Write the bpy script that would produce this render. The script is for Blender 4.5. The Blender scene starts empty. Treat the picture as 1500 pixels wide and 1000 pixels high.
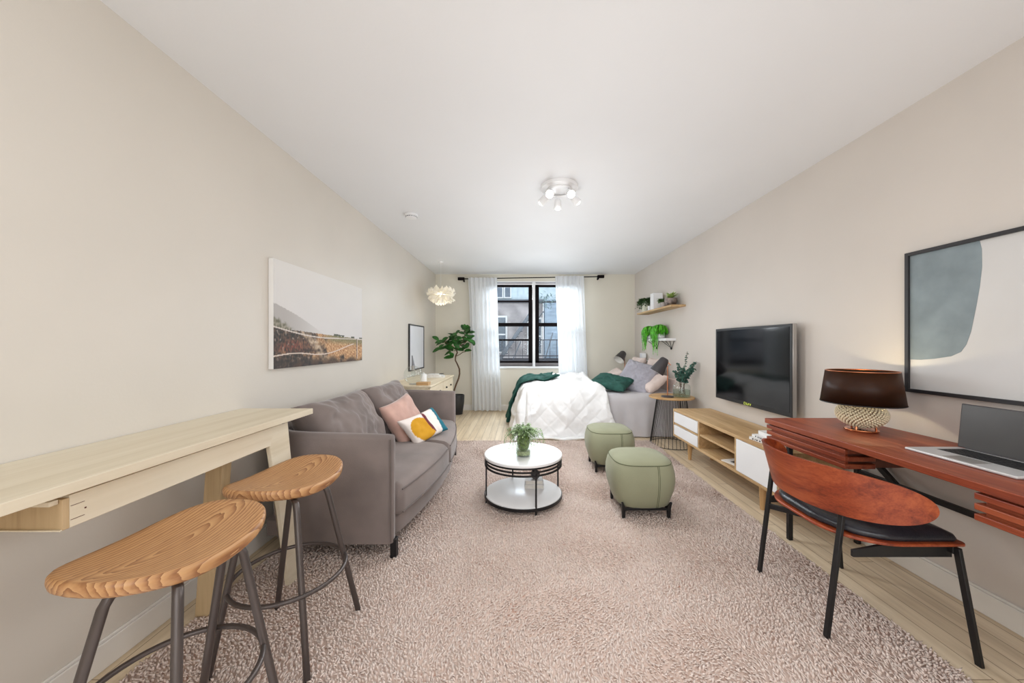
import bpy, math, random
import numpy as np
from mathutils import Vector, Matrix, noise

COL = bpy.context.scene.collection
PI = math.pi
V = Vector
random.seed(7)

# ------------------------------------------------------------------ materials
def s2l(c):
    return tuple((x / 12.92 if x <= .04045 else ((x + .055) / 1.055) ** 2.4) for x in [v / 255 for v in c[:3]]) + (1,)

def newmat(name):
    m = bpy.data.materials.new(name); m.use_nodes = True
    nt = m.node_tree; b = nt.nodes['Principled BSDF']
    return m, nt, b

def ramp(nt, stops, fac):
    r = nt.nodes.new('ShaderNodeValToRGB'); e = r.color_ramp.elements
    while len(e) < len(stops): e.new(.5)
    for i, (p, c) in enumerate(stops):
        e[i].position = p; e[i].color = s2l(c)
    nt.links.new(fac, r.inputs['Fac']); return r.outputs['Color']

def coords(nt, scale=(1, 1, 1), rot=(0, 0, 0)):
    tc = nt.nodes.new('ShaderNodeTexCoord'); mp = nt.nodes.new('ShaderNodeMapping')
    mp.inputs['Scale'].default_value = scale; mp.inputs['Rotation'].default_value = rot
    nt.links.new(tc.outputs['Object'], mp.inputs['Vector']); return mp.outputs['Vector']

def nz(nt, vec, scale, detail=4, rough=.5, dist=0):
    n = nt.nodes.new('ShaderNodeTexNoise'); n.inputs['Scale'].default_value = scale
    n.inputs['Detail'].default_value = detail; n.inputs['Roughness'].default_value = rough
    n.inputs['Distortion'].default_value = dist
    nt.links.new(vec, n.inputs['Vector']); return n.outputs['Fac']

def bump(nt, b, h, strength=.3, dist=.01):
    bp = nt.nodes.new('ShaderNodeBump'); bp.inputs['Strength'].default_value = strength
    bp.inputs['Distance'].default_value = dist
    nt.links.new(h, bp.inputs['Height']); nt.links.new(bp.outputs['Normal'], b.inputs['Normal'])

def plain(name, c, rough=.6, metal=0, var=.04, scale=6, bmp=0, bscale=60, sheen=0, spec=.5, emit=None, estr=0, alpha=None):
    m, nt, b = newmat(name)
    v = coords(nt)
    n = nz(nt, v, scale, 3)
    lo = tuple(max(0, x * (1 - var)) for x in c); hi = tuple(min(255, x * (1 + var)) for x in c)
    nt.links.new(ramp(nt, [(.3, lo), (.7, hi)], n), b.inputs['Base Color'])
    b.inputs['Roughness'].default_value = rough; b.inputs['Metallic'].default_value = metal
    b.inputs['Specular IOR Level'].default_value = spec
    if sheen:
        b.inputs['Sheen Weight'].default_value = sheen; b.inputs['Sheen Roughness'].default_value = .4
    if bmp: bump(nt, b, nz(nt, v, bscale, 3), bmp)
    if emit:
        b.inputs['Emission Color'].default_value = s2l(emit); b.inputs['Emission Strength'].default_value = estr
    if alpha is not None: b.inputs['Alpha'].default_value = alpha
    return m

def wood(name, dark, mid, light, axis='Y', freq=14, stretch=.08, rough=.5, ringy=0, spec=.5):
    """grain running along axis"""
    m, nt, b = newmat(name)
    sc = {'X': (stretch, 1, 1), 'Y': (1, stretch, 1), 'Z': (1, 1, stretch)}[axis]
    v = coords(nt, sc)
    a = nz(nt, v, freq, 6, .6, .6)
    f = nz(nt, v, freq * 9, 3, .6)
    mx = nt.nodes.new('ShaderNodeMath'); mx.operation = 'MULTIPLY_ADD'
    nt.links.new(f, mx.inputs[0]); mx.inputs[1].default_value = .35
    nt.links.new(a, mx.inputs[2]); out = mx.outputs[0]
    if ringy:
        w = nt.nodes.new('ShaderNodeMath'); w.operation = 'MULTIPLY'; nt.links.new(nz(nt, v, freq * .35, 2, .4, .3), w.inputs[0]); w.inputs[1].default_value = ringy
        s = nt.nodes.new('ShaderNodeMath'); s.operation = 'SINE'; nt.links.new(w.outputs[0], s.inputs[0])
        q = nt.nodes.new('ShaderNodeMath'); q.operation = 'MULTIPLY_ADD'; nt.links.new(s.outputs[0], q.inputs[0]); q.inputs[1].default_value = .13
        nt.links.new(out, q.inputs[2]); out = q.outputs[0]
    nt.links.new(ramp(nt, [(.42, dark), (.62, mid), (.85, light)], out), b.inputs['Base Color'])
    b.inputs['Roughness'].default_value = rough; b.inputs['Specular IOR Level'].default_value = spec
    bump(nt, b, out, .08, .003)
    return m

def glassm(name, tint=(255, 255, 255), rough=0, k=.4, base=.035):
    """thin clear glass: mostly transparent with a fresnel reflection"""
    m = bpy.data.materials.new(name); m.use_nodes = True; nt = m.node_tree
    nt.nodes.clear()
    o = nt.nodes.new('ShaderNodeOutputMaterial'); t = nt.nodes.new('ShaderNodeBsdfTransparent'); g = nt.nodes.new('ShaderNodeBsdfGlossy')
    t.inputs['Color'].default_value = s2l(tint); g.inputs['Roughness'].default_value = rough + .02
    lw = nt.nodes.new('ShaderNodeLayerWeight'); lw.inputs['Blend'].default_value = .5
    pw = nt.nodes.new('ShaderNodeMath'); pw.operation = 'POWER'; pw.inputs[1].default_value = 3.5; nt.links.new(lw.outputs['Facing'], pw.inputs[0])
    ml = nt.nodes.new('ShaderNodeMath'); ml.operation = 'MULTIPLY_ADD'; ml.inputs[1].default_value = k; ml.inputs[2].default_value = base; nt.links.new(pw.outputs[0], ml.inputs[0])
    mx = nt.nodes.new('ShaderNodeMixShader')
    nt.links.new(ml.outputs[0], mx.inputs['Fac']); nt.links.new(t.outputs[0], mx.inputs[1]); nt.links.new(g.outputs[0], mx.inputs[2])
    nt.links.new(mx.outputs[0], o.inputs['Surface']); return m

MT = {}
MT['wall_l'] = plain('wall_paint_left', (214, 207, 197), .45, var=.015, scale=1.2, bmp=.04, bscale=90, spec=.35)
MT['wall_r'] = plain('wall_paint_right', (208, 200, 192), .5, var=.015, scale=1.2, bmp=.04, bscale=90, spec=.3)
MT['wall_b'] = plain('wall_paint_back', (222, 216, 202), .6, var=.015, scale=1.2, spec=.3)
MT['ceil'] = plain('ceiling_paint', (232, 233, 235), .7, var=.008, scale=1.0, bmp=.03, bscale=60, spec=.3)
MT['trim'] = plain('trim_paint', (228, 224, 218), .4, var=.01)
MT['white'] = plain('white_lacquer', (236, 236, 237), .3, var=.006)
MT['whitem'] = plain('white_matt', (232, 230, 228), .6, var=.015)
MT['paper'] = plain('paper', (226, 222, 214), .8, var=.03, scale=30)
MT['ink'] = plain('printed_ink', (40, 42, 46), .6)
MT['black'] = plain('black_metal', (26, 25, 26), .45, var=.06, spec=.4)
MT['frameb'] = plain('black_window_frame', (22, 17, 18), .8, var=.05, spec=.1)
MT['blackw'] = plain('black_frame_wood', (38, 36, 38), .5, var=.08)
MT['gun'] = plain('gunmetal_tube', (88, 80, 77), .38, metal=.55, var=.05)
MT['silver'] = plain('silver_plastic', (168, 164, 160), .35, metal=.6, var=.02)
MT['alu'] = plain('laptop_aluminium', (205, 204, 204), .35, metal=.35, var=.015)
MT['sofa'] = plain('taupe_velvet', (124, 113, 109), .85, var=.10, scale=3.5, sheen=.35, bmp=.12, bscale=220, spec=.15)
MT['sofapipe'] = plain('taupe_piping', (104, 94, 90), .8, var=.05)
MT['otto'] = plain('sage_fabric', (146, 147, 122), .85, var=.04, scale=3, sheen=.15, bmp=.15, bscale=260, spec=.2)
MT['ottoseam'] = plain('sage_seam', (96, 99, 74), .9)
MT['leather'] = plain('black_leather', (36, 36, 42), .28, var=.12, scale=25, bmp=.15, bscale=140)
MT['pink'] = plain('blush_velvet', (196, 160, 148), .85, var=.08, scale=7, sheen=.5, spec=.15)
MT['blush'] = plain('blush_linen', (217, 199, 191), .9, var=.03, scale=12, bmp=.1, bscale=200)
MT['lilac'] = plain('lilac_grey_linen', (168, 165, 174), .9, var=.05, scale=12, bmp=.15, bscale=160)
MT['green'] = plain('bottle_green_linen', (46, 84, 76), .85, var=.12, scale=14, bmp=.15, bscale=120, spec=.2)
MT['sheet'] = plain('pale_grey_sheet', (200, 197, 200), .85, var=.02, scale=5, spec=.2)
MT['duvet'] = plain('ivory_cotton', (235, 235, 235), .9, var=.012, scale=6, bmp=.35, bscale=14, spec=.1)
MT['oak'] = wood('oak_boards', (142, 108, 72), (182, 148, 104), (206, 174, 130), 'Y', 10, .07, .55)
MT['oakx'] = wood('oak_round', (150, 112, 70), (186, 146, 98), (208, 172, 124), 'X', 10, .08, .55)
MT['oakz'] = wood('oak_legs', (165, 125, 82), (196, 156, 108), (215, 180, 132), 'Z', 12, .08, .5)
MT['pale'] = wood('pale_birch', (196, 176, 145), (218, 202, 174), (230, 217, 192), 'Y', 9, .07, .55)
MT['cream'] = wood('cream_tabletop', (202, 188, 162), (217, 205, 182), (224, 214, 193), 'Y', 5, .05, .55, spec=.35)
MT['tan'] = wood('tan_timber_and_shade', (160, 134, 98), (182, 156, 118), (196, 170, 132), 'Z', 8, .07, .6)
MT['stool'] = wood('carved_ash', (104, 66, 38), (166, 120, 76), (196, 152, 104), 'Y', 6, .10, .42, ringy=170)
m, nt, b = newmat('carved_ash_grain'); v = coords(nt, (1, .16, 1))
wv = nt.nodes.new('ShaderNodeTexWave'); wv.wave_type = 'RINGS'; wv.rings_direction = 'SPHERICAL'; wv.wave_profile = 'SAW'
wv.inputs['Scale'].default_value = 26; wv.inputs['Distortion'].default_value = 5; wv.inputs['Detail'].default_value = 3; wv.inputs['Detail Scale'].default_value = 1.2; wv.inputs['Detail Roughness'].default_value = .55
nt.links.new(v, wv.inputs['Vector'])
mm_ = nt.nodes.new('ShaderNodeMath'); mm_.operation = 'MULTIPLY_ADD'; nt.links.new(nz(nt, v, 90, 4, .6), mm_.inputs[0]); mm_.inputs[1].default_value = .5; nt.links.new(wv.outputs['Fac'], mm_.inputs[2])
m2_ = nt.nodes.new('ShaderNodeMath'); m2_.operation = 'MULTIPLY'; nt.links.new(mm_.outputs[0], m2_.inputs[0]); m2_.inputs[1].default_value = .66
nt.links.new(ramp(nt, [(.12, (200, 156, 108)), (.50, (180, 133, 88)), (.75, (148, 100, 62)), (.95, (108, 68, 42))], m2_.outputs[0]), b.inputs['Base Color'])
b.inputs['Roughness'].default_value = .42
MT['stool'] = m
MT['cherry'] = wood('cherry_desk', (76, 26, 12), (126, 52, 26), (158, 80, 46), 'Y', 18, .05, .42)
MT['cherryx'] = wood('cherry_chair', (82, 27, 12), (136, 55, 26), (168, 82, 44), 'Y', 20, .07, .35)
MT['cherryd'] = wood('cherry_dark', (52, 24, 16), (84, 42, 28), (100, 54, 38), 'Y', 7, .06, .5)
MT['copper'] = plain('copper', (196, 122, 84), .25, metal=1, var=.03)
MT['glass'] = glassm('clear_glass', (250, 252, 251))
MT['pane'] = glassm('window_glass', (240, 244, 247), 0, .25, .002)
MT['water'] = glassm('water', (225, 235, 228))
MT['curt'] = plain('white_voile', (236, 237, 238), .9, var=.01, spec=.1)
MT['leafd'] = plain('fig_leaf', (42, 88, 36), .4, var=.4, scale=9, spec=.4)
MT['leafe'] = plain('eucalyptus_leaf', (58, 96, 84), .6, var=.3, scale=30)
MT['leafb'] = plain('bright_leaf', (84, 168, 40), .5, var=.3, scale=25)
MT['leafm'] = plain('mid_leaf', (92, 124, 62), .55, var=.35, scale=40)
MT['leafs'] = plain('sage_sprig_leaf', (128, 150, 104), .6, var=.3, scale=50)
MT['leafp'] = plain('spiky_leaf', (152, 176, 92), .5, var=.25, scale=30)
MT['moss'] = plain('moss_root_ball', (80, 100, 42), .9, var=.4, scale=60, bmp=.6, bscale=90)
MT['bark'] = plain('bark', (98, 74, 56), .85, var=.2, scale=30, bmp=.4, bscale=60)
MT['soil'] = plain('soil', (56, 44, 36), .95, var=.2, scale=40)
MT['potb'] = plain('charcoal_pot', (42, 42, 44), .55, var=.2, scale=8)
MT['potc'] = plain('hammered_pot', (120, 108, 102), .4, metal=.5, var=.25, scale=30)
MT['screen'] = plain('tv_glass', (6, 6, 8), .10, var=.02, spec=.38)
MT['lapscr'] = plain('laptop_screen', (66, 64, 63), .3, var=.04, spec=.4)
MT['key'] = plain('black_keys', (28, 28, 30), .5)
MT['shaded'] = plain('lamp_shade_metal', (62, 58, 60), .5, var=.06)
MT['inner'] = plain('lamp_inner', (235, 232, 226), .5)
MT['bulb'] = plain('lit_bulb', (255, 250, 240), .4, emit=(255, 248, 238), estr=7)
MT['logo'] = plain('green_logo', (190, 200, 80), .5, emit=(190, 205, 70), estr=.6)
MT['petal'] = plain('paper_petal', (246, 242, 232), .6, var=.01, emit=(255, 244, 225), estr=.10)
MT['art_white'] = plain('poster_paper', (206, 204, 202), .6, var=.012, scale=4)
MT['art_grey'] = plain('poster_blue_grey', (128, 140, 145), .7, var=.06, scale=9)
MT['mirror'] = plain('pale_print', (226, 227, 232), .35, var=.01)
# lamp shade: smoked, lets the warm bulb through
m, nt, b = newmat('smoked_shade'); b.inputs['Base Color'].default_value = s2l((22, 17, 15)); b.inputs['Roughness'].default_value = .38; b.inputs['Specular IOR Level'].default_value = .3
b.inputs['Alpha'].default_value = 1
tr = nt.nodes.new('ShaderNodeBsdfTranslucent'); tr.inputs['Color'].default_value = s2l((150, 112, 66))
ms = nt.nodes.new('ShaderNodeMixShader'); ms.inputs['Fac'].default_value = .40
nt.links.new(b.outputs[0], ms.inputs[1]); nt.links.new(tr.outputs[0], ms.inputs[2]); nt.links.new(ms.outputs[0], nt.nodes['Material Output'].inputs['Surface'])
MT['smoke'] = m
# urchin-like beaded lamp base
m, nt, b = newmat('beaded_ceramic'); v = coords(nt)
vo = nt.nodes.new('ShaderNodeTexVoronoi'); vo.inputs['Scale'].default_value = 95; nt.links.new(v, vo.inputs['Vector'])
nt.links.new(ramp(nt, [(.15, (232, 218, 182)), (.6, (122, 96, 66))], vo.outputs['Distance']), b.inputs['Base Color'])
inv = nt.nodes.new('ShaderNodeMath'); inv.operation = 'SUBTRACT'; inv.inputs[0].default_value = 1; nt.links.new(vo.outputs['Distance'], inv.inputs[1])
bump(nt, b, inv.outputs[0], 1, .01); b.inputs['Roughness'].default_value = .35
MT['urchin'] = m
# floor planks
m, nt, b = newmat('pale_oak_floor'); v = coords(nt, (1, 1, 1), (0, 0, PI / 2))
br = nt.nodes.new('ShaderNodeTexBrick'); br.inputs['Scale'].default_value = 1; br.inputs['Brick Width'].default_value = 1.1; br.inputs['Row Height'].default_value = .085
br.inputs['Mortar Size'].default_value = .0015; br.inputs['Color1'].default_value = s2l((228, 210, 182)); br.inputs['Color2'].default_value = s2l((214, 192, 160)); br.inputs['Mortar'].default_value = s2l((132, 108, 82))
br.inputs['Bias'].default_value = -.2; br.offset = .37
nt.links.new(v, br.inputs['Vector'])
g = nz(nt, coords(nt, (1, .06, 1)), 22, 6, .6, .5)
mxx = nt.nodes.new('ShaderNodeMix'); mxx.data_type = 'RGBA'; mxx.blend_type = 'MULTIPLY'; mxx.inputs['Factor'].default_value = .8
nt.links.new(br.outputs['Color'], mxx.inputs['A']); nt.links.new(ramp(nt, [(.3, (215, 208, 198)), (.65, (255, 255, 255))], g), mxx.inputs['B'])
nt.links.new(mxx.outputs['Result'], b.inputs['Base Color']); b.inputs['Roughness'].default_value = .45
MT['floor'] = m
# rug: tuft colour follows the height in the pile
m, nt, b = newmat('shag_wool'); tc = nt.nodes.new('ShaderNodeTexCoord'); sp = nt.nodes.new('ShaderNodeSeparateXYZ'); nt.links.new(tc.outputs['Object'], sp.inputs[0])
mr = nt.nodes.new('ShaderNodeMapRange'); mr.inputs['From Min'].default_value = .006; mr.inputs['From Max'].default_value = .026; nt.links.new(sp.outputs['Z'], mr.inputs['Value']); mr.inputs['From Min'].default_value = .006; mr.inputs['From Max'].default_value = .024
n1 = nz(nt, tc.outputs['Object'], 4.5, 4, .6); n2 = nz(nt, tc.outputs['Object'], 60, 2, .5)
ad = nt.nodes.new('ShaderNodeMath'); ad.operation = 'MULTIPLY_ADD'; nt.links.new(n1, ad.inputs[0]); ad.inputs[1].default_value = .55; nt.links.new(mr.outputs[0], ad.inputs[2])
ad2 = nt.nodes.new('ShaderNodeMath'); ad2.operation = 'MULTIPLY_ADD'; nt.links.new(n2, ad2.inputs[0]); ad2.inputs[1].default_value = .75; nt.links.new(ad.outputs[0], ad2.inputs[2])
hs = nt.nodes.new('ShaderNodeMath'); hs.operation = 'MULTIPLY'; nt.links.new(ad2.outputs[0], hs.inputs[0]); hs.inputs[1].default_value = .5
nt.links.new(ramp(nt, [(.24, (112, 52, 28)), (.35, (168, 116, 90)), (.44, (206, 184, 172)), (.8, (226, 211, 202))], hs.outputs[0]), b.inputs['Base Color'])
b.inputs['Roughness'].default_value = .95; b.inputs['Specular IOR Level'].default_value = .1
MT['rug'] = m
# curtain lets light through
m, nt, b = newmat('sheer_curtain'); b.inputs['Base Color'].default_value = s2l((238, 239, 240)); b.inputs['Roughness'].default_value = .9
tr = nt.nodes.new('ShaderNodeBsdfTranslucent'); tr.inputs['Color'].default_value = s2l((240, 242, 244)); ms = nt.nodes.new('ShaderNodeMixShader'); ms.inputs['Fac'].default_value = .35
nt.links.new(b.outputs[0], ms.inputs[1]); nt.links.new(tr.outputs[0], ms.inputs[2]); nt.links.new(ms.outputs[0], nt.nodes['Material Output'].inputs['Surface'])
MT['curtain'] = m
# exterior
MT['siding'] = plain('pale_siding', (196, 208, 212), .8, var=.06, scale=4)
MT['stucco'] = plain('weathered_stucco', (182, 174, 172), .9, var=.16, scale=2.5)
MT['iron'] = plain('fire_escape_iron', (70, 68, 72), .7)
MT['ironp'] = plain('pale_iron', (116, 120, 126), .7)
MT['pane_d'] = plain('dark_far_glass', (104, 112, 122), .2)
MT['drain'] = plain('blue_grey_clapboard', (168, 182, 196), .8, var=.08)
MT['yard'] = plain('yard_paving', (120, 116, 112), .9, var=.15)
# vertex-colour material for the printed landscape / patterned cushion
def vcol(name, rough=.5):
    m, nt, b = newmat(name); a = nt.nodes.new('ShaderNodeVertexColor'); a.layer_name = 'Col'
    nt.links.new(a.outputs['Color'], b.inputs['Base Color']); b.inputs['Roughness'].default_value = rough; return m
MT['print'] = vcol('printed_canvas', .6); MT['pattern'] = vcol('colour_block_fabric', .9)

# ------------------------------------------------------------------ mesh builder
ORG = {}
def tag(o, label=None, cat=None, group=None, kind=None):
    if label: o['label'] = label
    if cat: o['category'] = cat
    if group: o['group'] = group
    if kind: o['kind'] = kind
    return o

def thing(name, loc, label, cat, group=None):
    o = bpy.data.objects.new(name, None); COL.objects.link(o); o.location = loc
    o.empty_display_size = .1
    ORG[o] = V(loc); return tag(o, label, cat, group)

class B:
    def __init__(s): s.v = []; s.f = []; s.c = None
    def add(s, vs, fs):
        n = len(s.v); s.v += [tuple(p) for p in vs]; s.f += [tuple(i + n for i in f) for f in fs]; return s
    def box(s, x0, x1, y0, y1, z0, z1):
        vs = [(x, y, z) for z in (z0, z1) for y in (y0, y1) for x in (x0, x1)]
        return s.add(vs, [(0, 2, 3, 1), (4, 5, 7, 6), (0, 1, 5, 4), (2, 6, 7, 3), (0, 4, 6, 2), (1, 3, 7, 5)])
    def obox(s, c, ax, ay, az):
        c, ax, ay, az = V(c), V(ax), V(ay), V(az)
        vs = [c + ax * i + ay * j + az * k for k in (-1, 1) for j in (-1, 1) for i in (-1, 1)]
        return s.add(vs, [(0, 2, 3, 1), (4, 5, 7, 6), (0, 1, 5, 4), (2, 6, 7, 3), (0, 4, 6, 2), (1, 3, 7, 5)])
    def bar(s, p0, p1, w, h, up=(0, 0, 1)):
        p0, p1 = V(p0), V(p1); d = (p1 - p0); L = d.length; d.normalize(); u = V(up)
        if abs(d.dot(u)) > .98: u = V((0, 1, 0))
        sd = d.cross(u).normalized(); u = sd.cross(d)
        return s.obox((p0 + p1) / 2, d * (L / 2), sd * (w / 2), u * (h / 2))
    def prism(s, poly, p, q):
        """poly: list of 3-D points in one plane; extruded from p offset to q offset"""
        n = len(poly); a = [V(x) + V(p) for x in poly]; b_ = [V(x) + V(q) for x in poly]
        return s.add(a + b_, [tuple(range(n - 1, -1, -1)), tuple(range(n, 2 * n))] + [(i, (i + 1) % n, n + (i + 1) % n, n + i) for i in range(n)])
    def tube(s, pts, r, n=8, closed=False, caps=True):
        pts = [V(p) for p in pts]; m = len(pts); rs = r if isinstance(r, (list, tuple)) else [r] * m
        rings = []; prev = None
        for i in range(m):
            a = pts[(i - 1) % m] if (i > 0 or closed) else pts[i]; c = pts[(i + 1) % m] if (i < m - 1 or closed) else pts[i]
            t = (c - a).normalized()
            if prev is None:
                u = t.orthogonal().normalized()
            else:
                u = (prev - t * prev.dot(t)); u = u.normalized() if u.length > 1e-6 else t.orthogonal().normalized()
            prev = u; w = t.cross(u)
            rings.append([pts[i] + (u * math.cos(2 * PI * k / n) + w * math.sin(2 * PI * k / n)) * rs[i] for k in range(n)])
        fs = []
        for i in range(m if closed else m - 1):
            j = (i + 1) % m
            fs += [(i * n + k, i * n + (k + 1) % n, j * n + (k + 1) % n, j * n + k) for k in range(n)]
        if caps and not closed: fs += [tuple(range(n - 1, -1, -1)), tuple((m - 1) * n + k for k in range(n))]
        return s.add([p for r_ in rings for p in r_], fs)
    def lathe(s, prof, c=(0, 0, 0), n=40, sx=1, sy=1):
        """prof: (r, z) list from bottom to top; r=0 ends close"""
        vs = []; idx = []
        for r, z in prof:
            if r < 1e-6: idx.append([len(vs)] * n); vs.append((c[0], c[1], c[2] + z))
            else:
                idx.append([len(vs) + k for k in range(n)])
                vs += [(c[0] + r * sx * math.cos(2 * PI * k / n), c[1] + r * sy * math.sin(2 * PI * k / n), c[2] + z) for k in range(n)]
        fs = []
        for i in range(len(prof) - 1):
            for k in range(n):
                q = [idx[i][k], idx[i][(k + 1) % n], idx[i + 1][(k + 1) % n], idx[i + 1][k]]
                q2 = []; [q2.append(x) for x in q if x not in q2]
                if len(q2) > 2: fs.append(tuple(q2))
        return s.add(vs, fs)
    def sphere(s, c, r, n=24, m=14, sc=(1, 1, 1)):
        vs = []
        prof = [(math.sin(PI * i / m), -math.cos(PI * i / m)) for i in range(m + 1)]
        t = B().lathe(prof, (0, 0, 0), n)
        return s.add([(c[0] + x * r * sc[0], c[1] + y * r * sc[1], c[2] + z * r * sc[2]) for x, y, z in t.v], t.f)
    def grid(s, fn, nu, nv, cu=False):
        vs = [fn(i / nu, j / nv) for j in range(nv + 1) for i in range(nu + 1)]
        return s.add(vs, [(j * (nu + 1) + i, j * (nu + 1) + i + 1, (j + 1) * (nu + 1) + i + 1, (j + 1) * (nu + 1) + i) for j in range(nv) for i in range(nu)])
    def leaf(s, base, d, up, L, W, fold=.15, droop=.2, n=4, rnd=1.):
        base, d, up = V(base), V(d).normalized(), V(up); sd = d.cross(up)
        if sd.length < 1e-4: sd = d.orthogonal()
        sd.normalize(); up = sd.cross(d).normalized()
        vs = []; 
        for i in range(n + 1):
            t = i / n; w = W / 2 * (math.sin(PI * min(1, t * .93 + .03)) ** rnd)
            c = base + d * (L * t) - V((0, 0, 1)) * (droop * L * t * t)
            vs += [c - sd * w + up * fold * w, c, c + sd * w + up * fold * w]
        fs = []
        for i in range(n):
            a = i * 3; fs += [(a, a + 1, a + 4, a + 3), (a + 1, a + 2, a + 5, a + 4)]
        return s.add(vs, fs)
    def build(s, name, mat, parent=None, bevel=0, seg=2, smooth=True, ang=40, sub=0, solid=0, org=None):
        me = bpy.data.meshes.new(name)
        a = np.array(s.v, dtype=float); lo, hi = a.min(0), a.max(0)
        if org is not None: w = V(org)
        elif parent is None: w = V(((lo[0] + hi[0]) / 2, (lo[1] + hi[1]) / 2, lo[2]))
        else: w = V(((lo + hi) / 2).tolist())
        a = a - np.array(w)
        me.from_pydata(a.tolist(), [], s.f); me.update()
        me.materials.append(mat if not isinstance(mat, str) else MT[mat])
        if smooth:
            me.shade_smooth()
            if ang < 180: me.set_sharp_from_angle(angle=math.radians(ang))
        if s.c is not None:
            ca = me.color_attributes.new('Col', 'FLOAT_COLOR', 'POINT'); ca.data.foreach_set('color', np.array(s.c, dtype=np.float32).ravel())
        o = bpy.data.objects.new(name, me); COL.objects.link(o); ORG[o] = w
        if parent is not None:
            o.parent = parent; o.location = w - ORG[parent]
        else: o.location = w
        if solid:
            md = o.modifiers.new('solid', 'SOLIDIFY'); md.thickness = solid; md.offset = 0
        if bevel:
            md = o.modifiers.new('bevel', 'BEVEL'); md.width = bevel; md.segments = seg; md.limit_method = 'ANGLE'; md.angle_limit = math.radians(35); md.harden_normals = False
        if sub:
            md = o.modifiers.new('sub', 'SUBSURF'); md.levels = sub; md.render_levels = sub
        return o

def box(name, mat, dims, parent=None, bevel=.003, **k):
    return B().box(*dims).build(name, mat, parent, bevel=bevel, **k)

def struct(o): o['kind'] = 'structure'; return o

def copy_tree(o, parent=None):
    c = o.copy(); COL.objects.link(c)
    if parent is not None: c.parent = parent
    for ch in list(o.children): copy_tree(ch, c)
    return c

def arc(c, r, a0, a1, n, z=0, ax=(1, 0, 0), ay=(0, 1, 0)):
    return [V(c) + V(ax) * r * math.cos(a0 + (a1 - a0) * i / n) + V(ay) * r * math.sin(a0 + (a1 - a0) * i / n) for i in range(n + 1)]

def rot_about(bld, c, axis, ang, start=0):
    M = Matrix.Rotation(ang, 3, axis); c = V(c)
    for i in range(start, len(bld.v)): bld.v[i] = tuple(c + M @ (V(bld.v[i]) - c))

# ------------------------------------------------------------------ room
XL, XR, YB, YF, H = -1.5625, 2.0875, 6.5, -2.6, 2.4875
struct(B().box(XL - .15, XR + .15, YF - .15, YB + .2, -.1, 0).build('floor', 'floor', smooth=False))
struct(B().box(XL - .15, XR + .15, YF - .15, YB + .2, H, H + .1).build('ceiling', 'ceil', smooth=False))
struct(B().box(XL - .15, XL, YF - .15, YB + .2, 0, H).build('wall_left', 'wall_l', smooth=False))
struct(B().box(XR, XR + .15, YF - .15, YB + .2, 0, H).build('wall_right', 'wall_r', smooth=False))
struct(B().box(XL, XR, YF - .15, YF, 0, H).build('wall_front', 'wall_l', smooth=False))
WX0, WX1, WZ0, WZ1 = -.66, 1.13, .80, 2.36
wb = B().box(XL, WX0, YB, YB + .2, 0, H).box(WX1, XR, YB, YB + .2, 0, H).box(WX0, WX1, YB, YB + .2, 0, WZ0).box(WX0, WX1, YB, YB + .2, WZ1, H)
struct(wb.build('wall_back', 'wall_b', smooth=False))
def baseb(name, d, dcap): struct(B().box(*d).box(*dcap).build(name, 'trim', bevel=.003))
baseb('baseboard_left', (XL, XL + .014, YF, YB, 0, .10), (XL, XL + .009, YF, YB, .10, .112))
baseb('baseboard_right', (XR - .014, XR, YF, YB, 0, .10), (XR - .009, XR, YF, YB, .10, .112))
baseb('baseboard_back', (XL + .014, XR - .014, YB - .014, YB, 0, .09), (XL + .014, XR - .014, YB - .009, YB, .09, .10))

# windows: white casing, mullion, black sashes
tr_ = B().box(WX0, WX1, YB - .012, YB + .14, WZ0 - .03, WZ0)                      # sill
tr_.box(WX0 - .03, WX1 + .03, YB - .03, YB + .01, WZ0 - .035, WZ0 - .005)
tr_.box(WX0, WX0 + .04, YB, YB + .14, WZ0, WZ1).box(WX1 - .04, WX1, YB, YB + .14, WZ0, WZ1).box(WX0, WX1, YB, YB + .14, WZ1 - .02, WZ1)
tr_.box(.215, .262, YB - .005, YB + .14, WZ0, WZ1)
struct(tr_.build('trim_1', 'white', bevel=.003))
def window(name, x0, x1, bars):
    r = bpy.data.objects.new(name, None); COL.objects.link(r); r.location = ((x0 + x1) / 2, YB + .08, WZ0); ORG[r] = V(r.location); r['kind'] = 'structure'
    y0, y1 = YB + .05, YB + .10
    f = B().box(x0, x0 + .07, y0, y1, .862, 2.30).box(x1 - .072, x1, y0, y1, .862, 2.30)
    f.box(x0, x1, y0, y1, 2.262, 2.302).box(x0, x1, y0, y1, .862, .90)
    f.build('window_frame', 'frameb', r, bevel=.003)
    B().box(x0, x1, y0 - .008, y1, 1.535, 1.60).build('meeting_rail', 'frameb', r, bevel=.003)
    for z, t in bars: B().box(x0, x1, y0 + .006, y1 - .01, z - t, z + t).build('glazing_bar', 'frameb', r, bevel=.002)
    B().box(x0 + .02, x1 - .02, YB + .073, YB + .077, .88, 2.29).build('window_pane', 'pane', r)
    B().box(x0, x1, y0 - .01, y1, .80, .862).build('sill_strip', plain('grey_strip', (118, 112, 112), .6), r, bevel=.003)
    B().box(x0, x1, y0, y1, 2.302, 2.34).build('head_strip', 'whitem', r, bevel=.002)
    B().box(x0 + .01, x1 - .01, y0 - .012, y0 + .01, 2.33, 2.352).build('blind_roll', plain('grey_band', (110, 110, 122), .6), r, bevel=.004)
window('window_1', -.62, .213, [(2.0, .014), (1.285, .016)])
window('window_2', .264, 1.09, [])

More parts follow.
